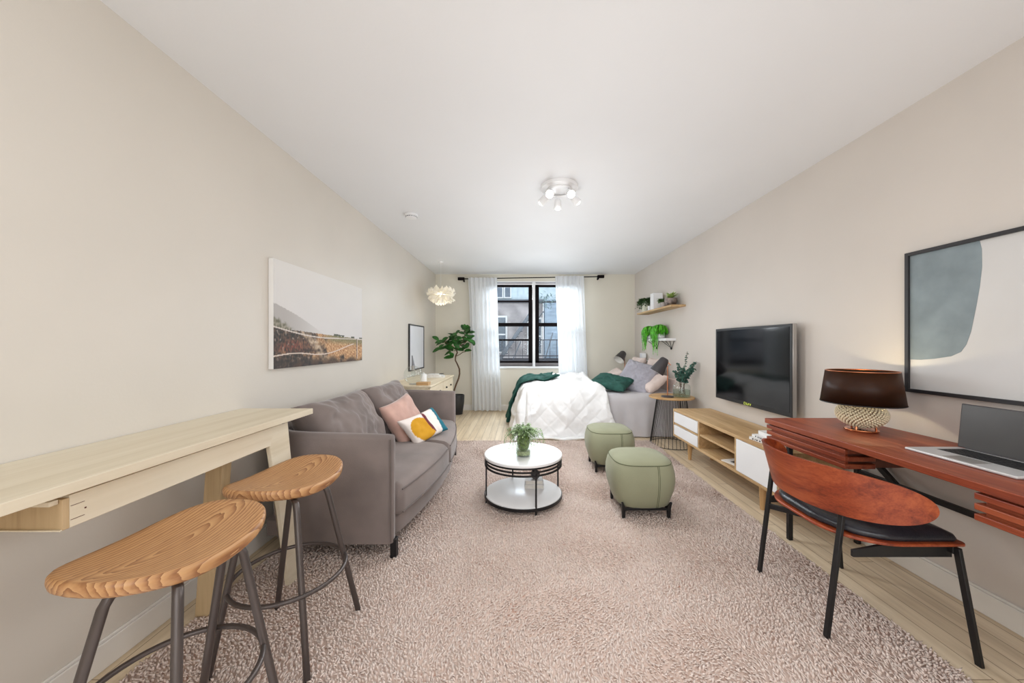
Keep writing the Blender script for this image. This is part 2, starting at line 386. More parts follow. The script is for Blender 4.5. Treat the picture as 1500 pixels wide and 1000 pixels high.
# curtain rod and curtains
t = thing('curtain_rod', (.18, 6.40, 2.39), 'thin dark metal curtain rod with square ends above the window', 'curtain rod')
B().tube([(-1.05, 6.40, 2.385), (1.42, 6.40, 2.425)], .009, 10).build('rod', 'frameb', t)
for x, z in ((-1.075, 2.385), (1.44, 2.425)):
    B().box(x - .06, x + .06, 6.375, 6.425, z - .025, z + .025).build('finial', 'frameb', t, bevel=.004)
    B().box(x + (.03 if x < 0 else -.05), x + (.05 if x < 0 else -.03), 6.40, YB, z - .045, z - .01).build('bracket', 'frameb', t, bevel=.003)
def curtain(name, xt0, xt1, xb0, xb1, nf, ztop, zbot, seed, label):
    def fn(u, v):
        z = zbot + (ztop - zbot) * v
        x = (xb0 + (xb1 - xb0) * u) * (1 - v) + (xt0 + (xt1 - xt0) * u) * v
        ph = u * nf * 2 * PI
        amp = .026 * (.75 + .25 * (1 - v)) * (1 + .3 * math.sin(u * 9 + seed))
        y = 6.385 + amp * math.sin(ph + .35 * math.sin(3 * v + seed + u * 5)) + .003 * math.sin(2.3 * ph + 5 * v)
        x += .006 * math.sin(2 * ph + seed) + .008 * math.sin(4 * v + u * 8)
        return (x, min(y - .02, 6.46), z + (.008 * math.sin(ph * .7) if v == 0 else 0))
    o = B().grid(fn, nf * 14, 40).build(name, 'curtain', ang=180)
    return tag(o, label, 'curtain', 'white curtains at the window')
curtain('curtain', -.94, -.43, -.88, -.36, 7, 2.40, .018, 1, 'white sheer floor-length curtain left of the window, beside the fig tree')
curtain('curtain', .62, 1.13, .69, 1.21, 7, 2.43, .018, 2.6, 'white sheer curtain right of the window, its hem hidden behind the bed')

# ------------------------------------------------------------------ outside the window
t = thing('building', (.2, 10, -4), 'weathered stucco building with pale upper siding across the yard outside the window', 'building')
B().box(-6, .62, 10.0, 10.4, -4, 2.40).build('wall', 'stucco', t)
up = B().box(-6, 2.2, 9.97, 10.4, 2.43, 7)
for i in range(34): up.box(-3.5 + i * .17, -3.485 + i * .17, 9.955, 9.97, 2.45, 7)
up.build('upper_siding', 'siding', t)
B().box(-6, .66, 9.86, 10.05, 2.36, 2.45).build('cornice', 'ironp', t)
dr = B().box(.66, 3.2, 9.8, 10.3, -4, 2.42)
for i in range(60): dr.box(.66, 3.2, 9.788, 9.80, -3.5 + i * .1, -3.49 + i * .1)
dr.build('clapboard_bay', 'drain', t)
for x0, z0, w, h in ((-.66, 2.52, .14, .26), (-.44, 2.52, .14, .26), (-1.5, 2.52, .14, .26), (.3, 2.52, .14, .26), (1.5, 2.6, .2, .4)):
    fr = B().box(x0 - .03, x0 + w + .03, 9.90, 9.97, z0 - .03, z0 + h + .03).build('far_window', 'whitem', t)
    B().box(x0, x0 + w, 9.885, 9.90, z0, z0 + h).build('pane', 'pane_d', fr)
for x0, z0, w, h in ((-.95, 1.0, .52, .95), (.22, .95, .34, .95), (-2.3, 1.0, .6, .95)):
    fr = B().box(x0 - .05, x0 + w + .05, 9.93, 10.0, z0 - .05, z0 + h + .05).box(x0, x0 + w, 9.9, 9.93, z0 + h / 2 - .02, z0 + h / 2 + .02).build('far_window', 'whitem', t)
    B().box(x0, x0 + w, 9.915, 9.93, z0, z0 + h).build('pane', 'pane_d', fr)
t = thing('fire_escape', (-.1, 9.2, .8), 'dark iron fire escape with balcony rail and slanting stair outside the window', 'fire escape')
pl = B()
for i in range(7): pl.box(-2.2, 2.2, 8.9 + i * .14, 8.96 + i * .14, .78, .82)
pl.build('platform', 'iron', t)
rl = B()
for z in (1.30, .9): rl.box(-2.2, 2.2, 8.9, 8.925, z, z + .025)
for i in range(26): rl.box(-2.2 + i * .172, -2.188 + i * .172, 8.905, 8.92, .8, 1.3)
rl.build('railing', 'iron', t)
st = B()
for dy in (0, .5): st.bar((-.55, 9.2 + dy, .82), (.42, 9.2 + dy, 2.25), .03, .09)
for i in range(9): st.box(-.47 + i * .1, -.35 + i * .1, 9.2, 9.7, .95 + i * .148, .965 + i * .148)
st.build('stair', 'ironp', t)
for p_, q_ in (((-.2, 9.1, .82), (.0, 9.1, 1.28)), ((.62, 9.1, .82), (.82, 9.1, 1.5)), ((.25, 9.72, 1.6), (.62, 9.72, 2.1))): B().bar(p_, q_, .02, .03).build('brace', 'ironp', t)
B().box(-2.2, 2.2, 9.25, 9.32, 2.29, 2.33).build('upper_rail', 'iron', t)
o = B()
for i in range(90):
    a = random.random() * 6.28
    p = V((.62 + random.gauss(0, .2), 8.78 + random.gauss(0, .04), 2.3 + random.gauss(0, .12)))
    o.leaf(p, (math.cos(a), .2, random.uniform(-.6, .6)), (0, 0, 1), .09, .035)
o.tube([(.62, 8.78, 2.1), (.62, 8.79, 2.3), (.66, 8.78, 2.45)], .012, 6)
tag(o.build('hanging_foliage', plain('grey_foliage', (120, 138, 136), .8, var=.3, scale=20)), 'grey-green foliage hanging outside the right-hand window pane', 'foliage')
tag(B().box(-8, 8, 6.75, 14, -4.1, -4).build('yard', 'yard'), 'grey paved yard far below the window', 'yard', kind='structure')

# ------------------------------------------------------------------ rug with shaggy pile
def make_rug():
    x0, x1, y0, y1 = -1.42, 1.60, -.3, 4.40
    base = B().box(x0, x1, y0, y1, .001, .012)
    rng = np.random.default_rng(5)
    # tufts, denser where the camera can see
    sp = .0108
    gx = np.arange(x0 + .004, x1 - .002, sp); gy = np.arange(1.0, y1 - .003, sp)
    X, Y = np.meshgrid(gx, gy); X = X.ravel() + rng.uniform(-.006, .006, X.size); Y = Y.ravel() + rng.uniform(-.006, .006, Y.size)
    n = X.size
    fld = np.array([noise.noise(V((x * 2.2, y * 2.2, 3))) for x, y in zip(X, Y)])
    a = fld * 5 + rng.normal(0, .9, n) + 2.2
    lean = rng.uniform(.008, .020, n); h = rng.uniform(.009, .016, n); r = rng.uniform(.0032, .0052, n)
    dx, dy = np.cos(a), np.sin(a)
    P0 = np.stack([X, Y, np.full(n, .008)], 1)
    P1 = P0 + np.stack([dx * lean * .35, dy * lean * .35, h * .75], 1)
    P2 = P0 + np.stack([dx * lean * 1.1, dy * lean * 1.1, h], 1)
    vs = []
    k = 4
    V_ = np.zeros((n, k * 2 + 1, 3))
    for i in range(k):
        th = 2 * PI * i / k
        off = np.stack([np.cos(th + a) * r, np.sin(th + a) * r, np.zeros(n)], 1)
        V_[:, i] = P0 + off * .8
        V_[:, k + i] = P1 + off
    V_[:, 2 * k] = P2 + np.stack([np.zeros(n), np.zeros(n), r * .2], 1)
    verts = V_.reshape(-1, 3)
    faces = []
    nb = len(base.v)
    base_idx = (np.arange(n) * (2 * k + 1))[:, None]
    quads = []; tris = []
    for i in range(k):
        j = (i + 1) % k
        quads.append(base_idx + np.array([[i, j, k + j, k + i]])); tris.append(base_idx + np.array([[k + i, k + j, 2 * k]]))
    quads = np.concatenate(quads) + nb; tris = np.concatenate(tris) + nb
    allv = np.concatenate([np.array(base.v), verts])
    w = np.array([(x0 + x1) / 2, (y0 + y1) / 2, 0]); allv = allv - w
    me = bpy.data.meshes.new('shag_rug')
    bf = np.array(base.f)
    quads = np.concatenate([bf, quads])
    nq, ntr = len(quads), len(tris)
    me.vertices.add(len(allv)); me.vertices.foreach_set('co', allv.ravel())
    me.loops.add(nq * 4 + ntr * 3); me.loops.foreach_set('vertex_index', np.concatenate([quads.ravel(), tris.ravel()]).astype(np.int32))
    me.polygons.add(nq + ntr)
    ls = np.concatenate([np.arange(nq) * 4, nq * 4 + np.arange(ntr) * 3]).astype(np.int32)
    me.polygons.foreach_set('loop_start', ls)
    me.update(calc_edges=True); me.validate()
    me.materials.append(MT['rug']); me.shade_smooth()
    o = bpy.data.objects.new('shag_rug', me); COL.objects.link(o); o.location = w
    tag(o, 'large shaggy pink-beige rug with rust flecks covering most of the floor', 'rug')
make_rug()

# ------------------------------------------------------------------ soft shapes
def pillow(name, mat, c, u, v, th, parent=None, seed=0, wr=.012, n=26, color=None, pinch=.09, quilt=0, **k):
    """c centre; u, v half-extent vectors; th half thickness"""
    c, u, v = V(c), V(u), V(v); nrm = u.cross(v).normalized()
    m = B(); cols = []
    idx = {}
    for side in (1, -1):
        for j in range(n + 1):
            for i in range(n + 1):
                a, b_ = -1 + 2 * i / n, -1 + 2 * j / n
                edge = i in (0, n) or j in (0, n)
                if side == -1 and edge: idx[(side, i, j)] = idx[(1, i, j)]; continue
                ea = (1 - a ** 4) ; eb = (1 - b_ ** 4)
                w = max(0, ea * eb) ** .42
                k1 = 1 - pinch * (1 - b_ * b_) * abs(a) ** 3; k2 = 1 - pinch * (1 - a * a) * abs(b_) ** 3
                p = c + u * a * k1 + v * b_ * k2 + nrm * side * th * w
                q = p * 6 + V((seed * 3.1, seed, 0))
                rr = noise.noise(q) * wr + noise.noise(q * 3.3) * wr * .45
                cr = math.sin(math.atan2(b_, a) * 9 + seed + 3 * noise.noise(q)) * (abs(a) ** 2 + abs(b_) ** 2) * wr * .25
                if quilt:
                    qa, qb = (a + b_) * quilt, (a - b_) * quilt
                    rr += .010 * min(1, min(abs(qa - round(qa)), abs(qb - round(qb))) * 5) - .008
                p += nrm * side * (rr + cr) * w
                idx[(side, i, j)] = len(m.v); m.v.append(tuple(p))
                if color: cols.append(color(a, b_, side))
    for side in (1, -1):
        for j in range(n):
            for i in range(n):
                q = [idx[(side, i, j)], idx[(side, i + 1, j)], idx[(side, i + 1, j + 1)], idx[(side, i, j + 1)]]
                m.f.append(tuple(q if side == 1 else q[::-1]))
    if color: m.c = [(*s2l(x),)[:4] for x in cols]
    return m.build(name, mat, parent, ang=180, **k)

def rbox(bld, x0, x1, y0, y1, z0, z1, r, crown=0, n=14, wr=0, seed=0):
    """rounded box as projected sphere grid - soft upholstery block"""
    c = V(((x0 + x1) / 2, (y0 + y1) / 2, (z0 + z1) / 2)); hx, hy, hz = (x1 - x0) / 2, (y1 - y0) / 2, (z1 - z0) / 2
    seen = {}
    def vid(p):
        key = (round(p[0], 5), round(p[1], 5), round(p[2], 5))
        if key in seen: return seen[key]
        q = V(p); inner = V((max(-hx + r, min(hx - r, q.x)), max(-hy + r, min(hy - r, q.y)), max(-hz + r, min(hz - r, q.z))))
        d = q - inner
        if d.length > 1e-9: q = inner + d.normalized() * r
        a, b_ = q.x / hx, q.y / hy
        if crown: q.z += crown * (1 - a * a) * (1 - b_ * b_) * (1 if q.z > 0 else 0)
        w = c + q
        if wr: w += d.normalized() * wr * noise.noise(w * 5 + V((seed, 0, 0))) if d.length > 1e-9 else V((0, 0, 0))
        seen[key] = len(bld.v); bld.v.append(tuple(w)); return seen[key]
    def coordl(h, m):
        # denser near the corners
        out = []
        k = 5
        for i in range(k): out.append(-h + r * (1 - math.cos(i / k * PI / 2)) )
        for i in range(m + 1): out.append(-h + r + (2 * h - 2 * r) * i / m)
        for i in range(1, k + 1): out.append(h - r * math.cos(i / k * PI / 2) ) 
        return out
    r_ = r
    cx, cy, cz = coordl(hx, n), coordl(hy, n), coordl(hz, max(3, n // 3))
    def face(A, Bc, fn, flip):
        for i in range(len(A) - 1):
            for j in range(len(Bc) - 1):
                q = [vid(fn(A[i], Bc[j])), vid(fn(A[i + 1], Bc[j])), vid(fn(A[i + 1], Bc[j + 1])), vid(fn(A[i], Bc[j + 1]))]
                q2 = []; [q2.append(x) for x in q if x not in q2]
                if len(q2) > 2: bld.f.append(tuple(q2[::-1] if flip else q2))
    face(cx, cy, lambda a, b_: (a, b_, hz), False); face(cx, cy, lambda a, b_: (a, b_, -hz), True)
    face(cx, cz, lambda a, b_: (a, -hy, b_), False); face(cx, cz, lambda a, b_: (a, hy, b_), True)
    face(cy, cz, lambda a, b_: (hx, a, b_), False); face(cy, cz, lambda a, b_: (-hx, a, b_), True)
    return bld

# ------------------------------------------------------------------ sofa
def make_sofa():
    S = thing('sofa', (-1.1, 2.92, .012), 'long taupe velvet sofa with slim wrapped arms along the left wall', 'sofa')
    ya, yb, xb, xf = 1.97, 3.87, -1.53, -.74
    # shell: one thin wall wrapping near arm -> back -> far arm, round corners
    def plan(off):
        R = .34 - off
        p = [V((xf, ya + off, 0)), V((-1.0, ya + off, 0))]
        p += [V((xb + .34 - R * math.sin(t), ya + .34 - R * math.cos(t), 0)) for t in [PI / 2 * i / 10 for i in range(11)]]
        p += [V((xb + off, y, 0)) for y in (2.6, 2.92, 3.2)]
        p += [V((xb + .34 - R * math.cos(t), yb - .34 + R * math.sin(t), 0)) for t in [PI / 2 * i / 10 for i in range(11)]]
        p += [V((-1.0, yb - off, 0)), V((xf, yb - off, 0))]
        return p
    th = .065
    outer, inner = plan(0), plan(th); n = len(outer)
    def topz(p): return .705 + .015 * min(1, max(0, (-p.x - .74) / .5)) 
    sec = []
    for i in range(n):
        o_, i_ = outer[i], inner[i]; nr = (o_ - i_); nr.normalize(); mid = (o_ + i_) / 2; zt = topz(o_)
        flare = .012
        ring = [o_ + V((0, 0, .10)), o_ + nr * 0 + V((0, 0, .14)), o_ + nr * flare + V((0, 0, .4)), o_ + nr * flare + V((0, 0, zt - .03)), o_ + nr * (flare - .010) + V((0, 0, zt - .008)), mid + V((0, 0, zt)), i_ + nr * .010 + V((0, 0, zt - .008)), i_ + V((0, 0, zt - .03)), i_ + V((0, 0, .4)), i_ + V((0, 0, .10)), mid + V((0, 0, .09))]
        if i in (0, n - 1):   # rounded front end of the arm; leans slightly back at the foot
            ring = [q + V((-.0, 0, 0)) for q in ring]
        sec.append(ring)
    m = B(); k = len(sec[0])
    # extra rounded end sections
    def shrink(ring, f, dx):
        c = sum(ring, V()) / len(ring); out = []
        for q in ring:
            d = q - c; out.append(V((q.x + dx, c.y + d.y * f, q.z - (.012 * (1 - f)) * (1 if d.z > 0 else -1))))
        return out
    pre = [shrink(sec[0], .35, .028), shrink(sec[0], .8, .02)]; post = [shrink(sec[-1], .8, .02), shrink(sec[-1], .35, .028)]
    allr = pre + sec + post
    for r_ in allr: m.v += [tuple(q) for q in r_]
    for i in range(len(allr) - 1):
        for j in range(k):
            a, b_ = i * k + j, i * k + (j + 1) % k
            m.f.append((a, a + k, b_ + k, b_))
    m.f.append(tuple(range(k))); m.f.append(tuple(range((len(allr) - 1) * k + k - 1, (len(allr) - 1) * k - 1, -1)))
    m.build('arms_and_back', 'sofa', S, ang=60)
    # seam piping along the arm front edges
    for yy, sg in ((ya, -1), (yb, 1)):
        B().tube([(xf + .022, yy - .012 * -sg * 1, .12), (xf + .024, yy + .012 * sg, .4), (xf + .022, yy + .012 * sg, .685)], .004, 6).build('arm_piping', 'sofapipe', S)
    # base and seat cushions with bowed front
    def bow(y): return -.715 + .13 * (1 - ((y - 2.92) / .95) ** 2)
    def slab(y0, y1, z0, z1, x0, r, inset, name, crown, pipe=False, wr=0):
        m = B(); nu, nv = 26, 22; 
        prof = []
        # section in (t depth 0 back..1 front, z): bottom front -> top front -> back
        kk = 6
        def ring(y, e):     # e: 0..1 edge shrink at cushion ends
            xfr = bow(y) - inset - (1 - e) * .03
            zt = z1 - (1 - e) * r * .9; zb = z0 + (1 - e) * .01
            pts = [V((x0, y, zb)), V((xfr - .03, y, zb))]
            for i in range(kk + 1):
                t = PI / 2 * i / kk; pts.append(V((xfr - r * .35 + r * .35 * math.sin(t + 0) , y, zb + r * .35 * (1 - math.cos(t)))))
            for i in range(kk + 1):
                t = PI / 2 * i / kk; pts.append(V((xfr - r + r * math.cos(t), y, zt - r + r * math.sin(t))))
            for i in range(1, nv):
                x = xfr - r + (x0 - xfr + r) * i / nv; s_ = i / nv
                cz = crown * math.sin(PI * min(1, s_ * 1.0 + .02)) * e
                pts.append(V((x, y, zt + cz + (noise.noise(V((x * 4, y * 4, 1))) * wr))))
            pts.append(V((x0, y, zt))); return pts
        ys = [y0 + (y1 - y0) * i / nu for i in range(nu + 1)]
        rings = []
        for i, y in enumerate(ys):
            d = min(y - y0, y1 - y); e = min(1, d / .035); e = math.sin(e * PI / 2) if e < 1 else 1
            rings.append(ring(y, e))
        k = len(rings[0])
        for r_ in rings: m.v += [tuple(q) for q in r_]
        for i in range(nu):
            for j in range(k):
                a, b_ = i * k + j, i * k + (j + 1) % k
                m.f.append((a, b_, b_ + k, a + k))
        m.f.append(tuple(range(k - 1, -1, -1))); m.f.append(tuple(range(nu * k, nu * k + k)))
        o = m.build(name, 'sofa', S, ang=60)
        if pipe:
            zz = z1 - r * .55
            B().tube([(bow(y) - inset - .004, y, zz) for y in ys[1:-1]], .005, 6).build('piping', 'sofapipe', o)
            B().tube([(bow(y) - inset + .000, y, z0 + .012) for y in ys[1:-1]], .005, 6).build('piping', 'sofapipe', o)
    slab(ya + .07, yb - .07, .10, .225, -1.46, .03, .035, 'seat_base', 0)
    slab(ya + .07, 2.915, .22, .405, -1.42, .075, 0, 'seat_cushion', .02, True, .01)
    slab(2.925, yb - .07, .22, .405, -1.42, .075, 0, 'seat_cushion', .02, True, .01)
    for (x, y) in ((-.72, 2.005), (-.72, 3.83), (-1.38, 2.12), (-1.38, 3.72)):
        B().box(x - .012, x + .022, y - .02, y + .02, .012, .12).build('leg', 'black', S, bevel=.003)
    # loose back cushions (part of the sofa set)
    cu = []
    for yc, hw, z0_, z1_, sd in ((2.50, .42, .43, .845, 1), (3.33, .40, .43, .835, 5)):
        c = V((-1.24, yc, (z0_ + z1_) / 2 - .01)); v = V((-.12, .015, (z1_ - z0_) / 2 + .0)); u = V((0.0, -hw, 0))
        pillow('back_cushion', 'sofa', c, u, v, .13, S, seed=sd, wr=.03, n=60, pinch=.10)
    return S
make_sofa()
def pat(a, b_, s):
    # colour blocks: mustard disc, plum band, white, teal corner
    if a > .62 + .1 * b_: return (20, 104, 122)
    if (a - .28) ** 2 / .09 + (b_ - .15) ** 2 / 1.1 < 1 and a > .0: return (236, 228, 222) if a > .16 else (108, 42, 52)
    if (a + .35) ** 2 / .32 + (b_ + .15) ** 2 / .75 < 1: return (206, 150, 28)
    return (234, 224, 218)
o = pillow('cushion', 'pink', (-1.00, 3.06, .565), (.05, .19, .035), (-.10, .0, .165), .065, seed=3)
tag(o, 'plain dusty-pink velvet cushion leaning against the sofa back', 'cushion', 'loose cushions on the sofa')
o = pillow('cushion', 'pattern', (-.82, 3.02, .515), (.085, .205, .02), (-.07, -.02, .105), .05, seed=4, n=60, color=pat)
tag(o, 'colour-block cushion in mustard, plum, white and teal at the front of the sofa', 'cushion', 'loose cushions on the sofa')

# ------------------------------------------------------------------ bar table along left wall
T = thing('bar_table', (-1.37, 1.2, 0), 'long cream wall-side bar table with slanting panel leg at its far end', 'table')
B().add([(XL + .003, .25, .822), (-1.175, .25, .822), (-1.165, 1.99, .822), (XL + .003, 1.99, .822), (XL + .003, .25, .852), (-1.175, .25, .852), (-1.165, 1.99, .852), (XL + .003, 1.99, .852)],
    [(0, 3, 2, 1), (4, 5, 6, 7), (0, 1, 5, 4), (2, 3, 7, 6), (0, 4, 7, 3), (1, 2, 6, 5)]).build('tabletop', 'cream', T, bevel=.002)
box('apron', 'cream', (-1.215, -1.195, .94, 1.82, .725, .812), T, .0015)
box('end_panel', 'tan', (XL + .005, -1.195, .925, .94, .725, .806), T, .0015)  # tan tone puts the shade on this end face into its colour
box('apron_edge', 'cream', (XL + .005, -1.195, .920, .9245, .725, .7285), T, 0)
box('cleat', 'cream', (-1.28, -1.203, .905, .924, .795, .808), T, .002)
jt = B()
for z in (.745, .782): jt.box(-1.1949, -1.1940, .942, .972, z, z + .0012)
jt.box(-1.1949, -1.1940, .972, .976, .762, .766)
jt.build('joint_marks', 'cherryd', T, smooth=False)
B().box(-1.22, -1.192, 1.775, 1.79, .812, .822).build('hinge', 'black', T)
lp = B().prism([(-1.205, 1.69, .725), (-1.205, 1.82, .725), (-1.207, 1.82, .822), (-1.207, 1.69, .822)], (-.02, 0, 0), (0, 0, 0))
B().prism([(-1.20, 1.69, .735), (-1.20, 1.705, .81), (-1.20, 1.825, .81), (-1.13, 1.83, .02), (-1.152, 1.76, .012), (-1.165, 1.715, .40)], (-.018, 0, 0), (.002, 0, 0)).build('panel_leg', 'cream', T, bevel=.002)
lg = B().prism([(-1.435, 1.56, .0125), (-1.36, 1.56, .0125), (-1.30, 1.56, .822), (-1.375, 1.56, .822)], (0, 0, 0), (0, .05, 0)).build('post_leg', 'tan', T, bevel=.003)
box('wall_cleat', 'cream', (XL + .003, XL + .028, .94, 1.95, .76, .822), T, .002)

# ------------------------------------------------------------------ bar stools
def make_stool(c, ang, feet, ringc, label):
    S = thing('bar_stool', (c[0], c[1], .014), label, 'stool', 'wooden saddle bar stools at the bar table')
    ca, sa = math.cos(ang), math.sin(ang)           # long axis direction (sa, ca)
    L = V((sa, ca, 0)); W = V((ca, -sa, 0))
    a, b_, zc = .222, .178, .640
    m = B(); nr, nt_ = 12, 56
    def top(r, t):
        # super-ellipse outline
        ct, st = math.cos(t), math.sin(t)
        ex = abs(ct) ** .8 * (1 if ct > 0 else -1); ey = abs(st) ** .8 * (1 if st > 0 else -1)
        p = r * a * ex; q = r * b_ * ey
        return p, q
    def zt(p, q): return zc + .040 * (p / a) ** 2 + .010 * (q / b_) ** 2 - .012 * max(0, abs(q / b_) - .75)
    vs = []; 
    def put(p, q, z): return tuple(V((c[0], c[1], 0)) + L * p + W * q + V((0, 0, z)))
    m.v.append(put(0, 0, zt(0, 0)))
    rs = [i / nr for i in range(1, nr + 1)]
    for r in rs:
        for k in range(nt_):
            p, q = top(r * .97, 2 * PI * k / nt_); m.v.append(put(p, q, zt(p, q)))
    edge = [(.995, -.006), (1.0, -.016), (.985, -.030), (.94, -.038), (.6, -.043)]
    for r, dz in edge:
        for k in range(nt_):
            p, q = top(r, 2 * PI * k / nt_); m.v.append(put(p, q, zt(p * .97 / max(r, .97), q * .97 / max(r, .97)) + dz))
    m.v.append(put(0, 0, zc - .05)); last = len(m.v) - 1
    nrg = nr + len(edge)
    for k in range(nt_): m.f.append((0, 1 + k, 1 + (k + 1) % nt_))
    for i in range(nrg - 1):
        for k in range(nt_):
            s0, s1 = 1 + i * nt_, 1 + (i + 1) * nt_
            m.f.append((s0 + k, s1 + k, s1 + (k + 1) % nt_, s0 + (k + 1) % nt_))
    s0 = 1 + (nrg - 1) * nt_
    for k in range(nt_): m.f.append((last, s0 + (k + 1) % nt_, s0 + k))
    # orient local grain along the long axis: build in a rotated frame
    o = m.build('seat', 'stool', S, ang=70)
    M = Matrix.Rotation(ang, 4, 'Z')
    o.data.transform(M); o.rotation_euler = (0, 0, -ang)
    legs = []
    for (tx, ty, fx, fy) in feet:
        t0 = V((tx, ty, .615)); f = V((fx, fy, .014)); cc = V((c[0], c[1], 0))
        inn = V((tx, ty, 0)) + (cc - V((tx, ty, 0))) * .35; inn.z = .602
        d = (f - t0).normalized()
        B().tube([inn, t0 + (inn - t0) * .25 + V((0, 0, -.003)), t0 + (inn - t0) * .08 + V((0, 0, -.008)), t0 + d * .03, f - d * 0.0], .0115, 12).build('leg', 'gun', S)
    B().tube(arc(ringc, 1, 0, 2 * PI, 48)[:-1] if False else [V(ringc) + V((.2 * math.cos(2 * PI * i / 48), .2 * math.sin(2 * PI * i / 48), 0)) for i in range(48)], .008, 10, closed=True).build('footrest_ring', 'gun', S)
    pc = V((c[0], c[1], .596)); B().obox(pc, L * .07, W * .05, V((0, 0, .005))).build('mounting_plate', 'gun', S, bevel=.002)
    return S
make_stool((-.985, 1.01), math.radians(4), [(-.985, .845, -1.12, .79), (-.845, .875, -.765, .78), (-.835, 1.06, -.74, 1.11), (-.90, 1.08, -1.05, 1.16)], (-.94, .955, .295),
    'nearer of two bar stools, carved wood saddle seat on grey tube legs')
make_stool((-.985, 1.505), math.radians(7), [(-1.03, 1.33, -1.12, 1.27), (-.845, 1.335, -.761, 1.264), (-.83, 1.51, -.733, 1.60), (-1.00, 1.55, -1.105, 1.61)], (-.93, 1.435, .295),
    'farther bar stool, wooden saddle seat, standing beside the sofa arm')

# ------------------------------------------------------------------ coffee table and things on it
CX, CY = .018, 2.755
T = thing('coffee_table', (CX, CY, .014), 'round white two-tier coffee table with black metal rings on the rug', 'table')
B().lathe([(0, .346), (.292, .346), (.300, .350), (.301, .364), (.296, .370), (0, .370)], (CX, CY, 0), 72).build('tabletop', 'white', T)
for z in (.341, .316, .291):
    B().lathe([(.286, z - .005), (.298, z - .005), (.298, z + .005), (.286, z + .005), (.286, z - .005)], (CX, CY, 0), 72).build('ring', 'black', T, ang=30)
B().lathe([(0, .058), (.290, .058), (.294, .061), (.294, .072), (.290, .075), (0, .075)], (CX, CY, 0), 72).build('lower_shelf', 'white', T)
B().lathe([(.284, .045), (.300, .045), (.300, .066), (.295, .066), (.295, .058), (.284, .058), (.284, .045)], (CX, CY, 0), 72).build('shelf_ring', 'black', T, ang=30)
for a in (-72.5, 17.5, 107.5, 197.5):
    ar = math.radians(a); x, y = CX + .292 * math.cos(ar), CY + .292 * math.sin(ar)
    lg = B().obox((x, y, .1765), (.005 * math.cos(ar), .005 * math.sin(ar), 0), (-.006 * math.sin(ar), .006 * math.cos(ar), 0), (0, 0, .1695)).build('leg', 'black', T, bevel=.0015)
for i, (dz, w, lab) in enumerate(((.0755, .075, 'lower white closed book on the bottom tier of the coffee table'), (.1085, .068, 'upper white book carrying a small dark pot on the coffee table bottom tier'))):
    cx, cy = .105, 2.84
    r = thing('book', (cx, cy, dz), lab, 'book', 'two white books under the coffee table top')
    B().box(cx - w, cx + w, cy - .055, cy + .055, dz, dz + .003).box(cx - w, cx + w, cy - .055, cy + .055, dz + .027, dz + .030).box(cx + w - .003, cx + w, cy - .055, cy + .055, dz, dz + .03).build('cover', 'whitem', r)
    B().box(cx - w + .002, cx + w - .003, cy - .052, cy + .052, dz + .003, dz + .027).build('pages', 'paper', r)
tag(B().lathe([(0, 0), (.018, 0), (.034, .018), (.038, .04), (.030, .058), (.026, .062), (.024, .056), (.030, .04), (0, .012)], (.115, 2.83, .139), 28).build('small_pot', 'shaded'),
    'small dark round pot standing on the books under the coffee table top', 'pot')

def sprigs(bld, c, n, R, H0, fall, L, W, seed, up=.5, leaves=14, jitter=.35, rise=.05):
    """arching, trailing stems with many small leaves"""
    rnd = random.Random(seed)
    for i in range(n):
        a = 2 * PI * i / n + rnd.uniform(-.3, .3); rr = R * rnd.uniform(.45, 1.05); fl = fall * rnd.uniform(.2, 1.0); ri = rise * rnd.uniform(.5, 1.3)
        pts = []
        for k in range(9):
            t = k / 8
            p = V((c[0] + rr * math.cos(a) * math.sin(t * PI / 2) , c[1] + rr * math.sin(a) * math.sin(t * PI / 2), H0 + ri * math.sin(min(1, t * 1.8) * PI / 2) - fl * t ** 2.2))
            p += V((rnd.uniform(-1, 1), rnd.uniform(-1, 1), 0)) * .004
            pts.append(p)
        bld.tube(pts, .0012, 4)
        for k in range(leaves):
            t = (k + rnd.random()) / leaves * 8; i0 = min(7, int(t)); p = pts[i0].lerp(pts[i0 + 1], t - i0)
            b_ = rnd.uniform(0, 2 * PI)
            d = V((math.cos(b_), math.sin(b_), rnd.uniform(-.6, .6)))
            bld.leaf(p, d, (0, 0, 1), L * rnd.uniform(.7, 1.2), W * rnd.uniform(.7, 1.2), n=2)
P = thing('potted_plant', (.02, 2.68, .371), 'wispy trailing green plant in a clear glass jar on the coffee table', 'plant')
gz = .371
B().lathe([(0, 0), (.052, 0), (.056, .006), (.056, .125), (.053, .128), (.051, .125), (.051, .010), (0, .008)], (.02, 2.68, gz), 40).build('glass_jar', 'glass', P)
B().lathe([(0, .030), (.022, .034), (.040, .06), (.047, .10), (.046, .135), (.03, .155), (0, .165)], (.02, 2.68, gz), 24).build('root_ball', 'moss', P)
B().lathe([(0, .010), (.050, .011), (.050, .040), (0, .041)], (.02, 2.68, gz), 30).build('pebbles', plain('pebbles', (150, 158, 118), .6, var=.3, scale=90), P)
f = B(); sprigs(f, (.02, 2.68), 56, .165, gz + .15, .15, .015, .009, 11, leaves=26, rise=.055); sprigs(f, (.02, 2.68), 50, .10, gz + .15, .07, .017, .010, 12, leaves=18, rise=.075)
f.build('foliage', 'leafs', P)
f = B(); sprigs(f, (.02, 2.68), 30, .06, gz + .12, .07, .02, .012, 13, leaves=14, rise=.09); f.build('inner_foliage', 'leafm', P)

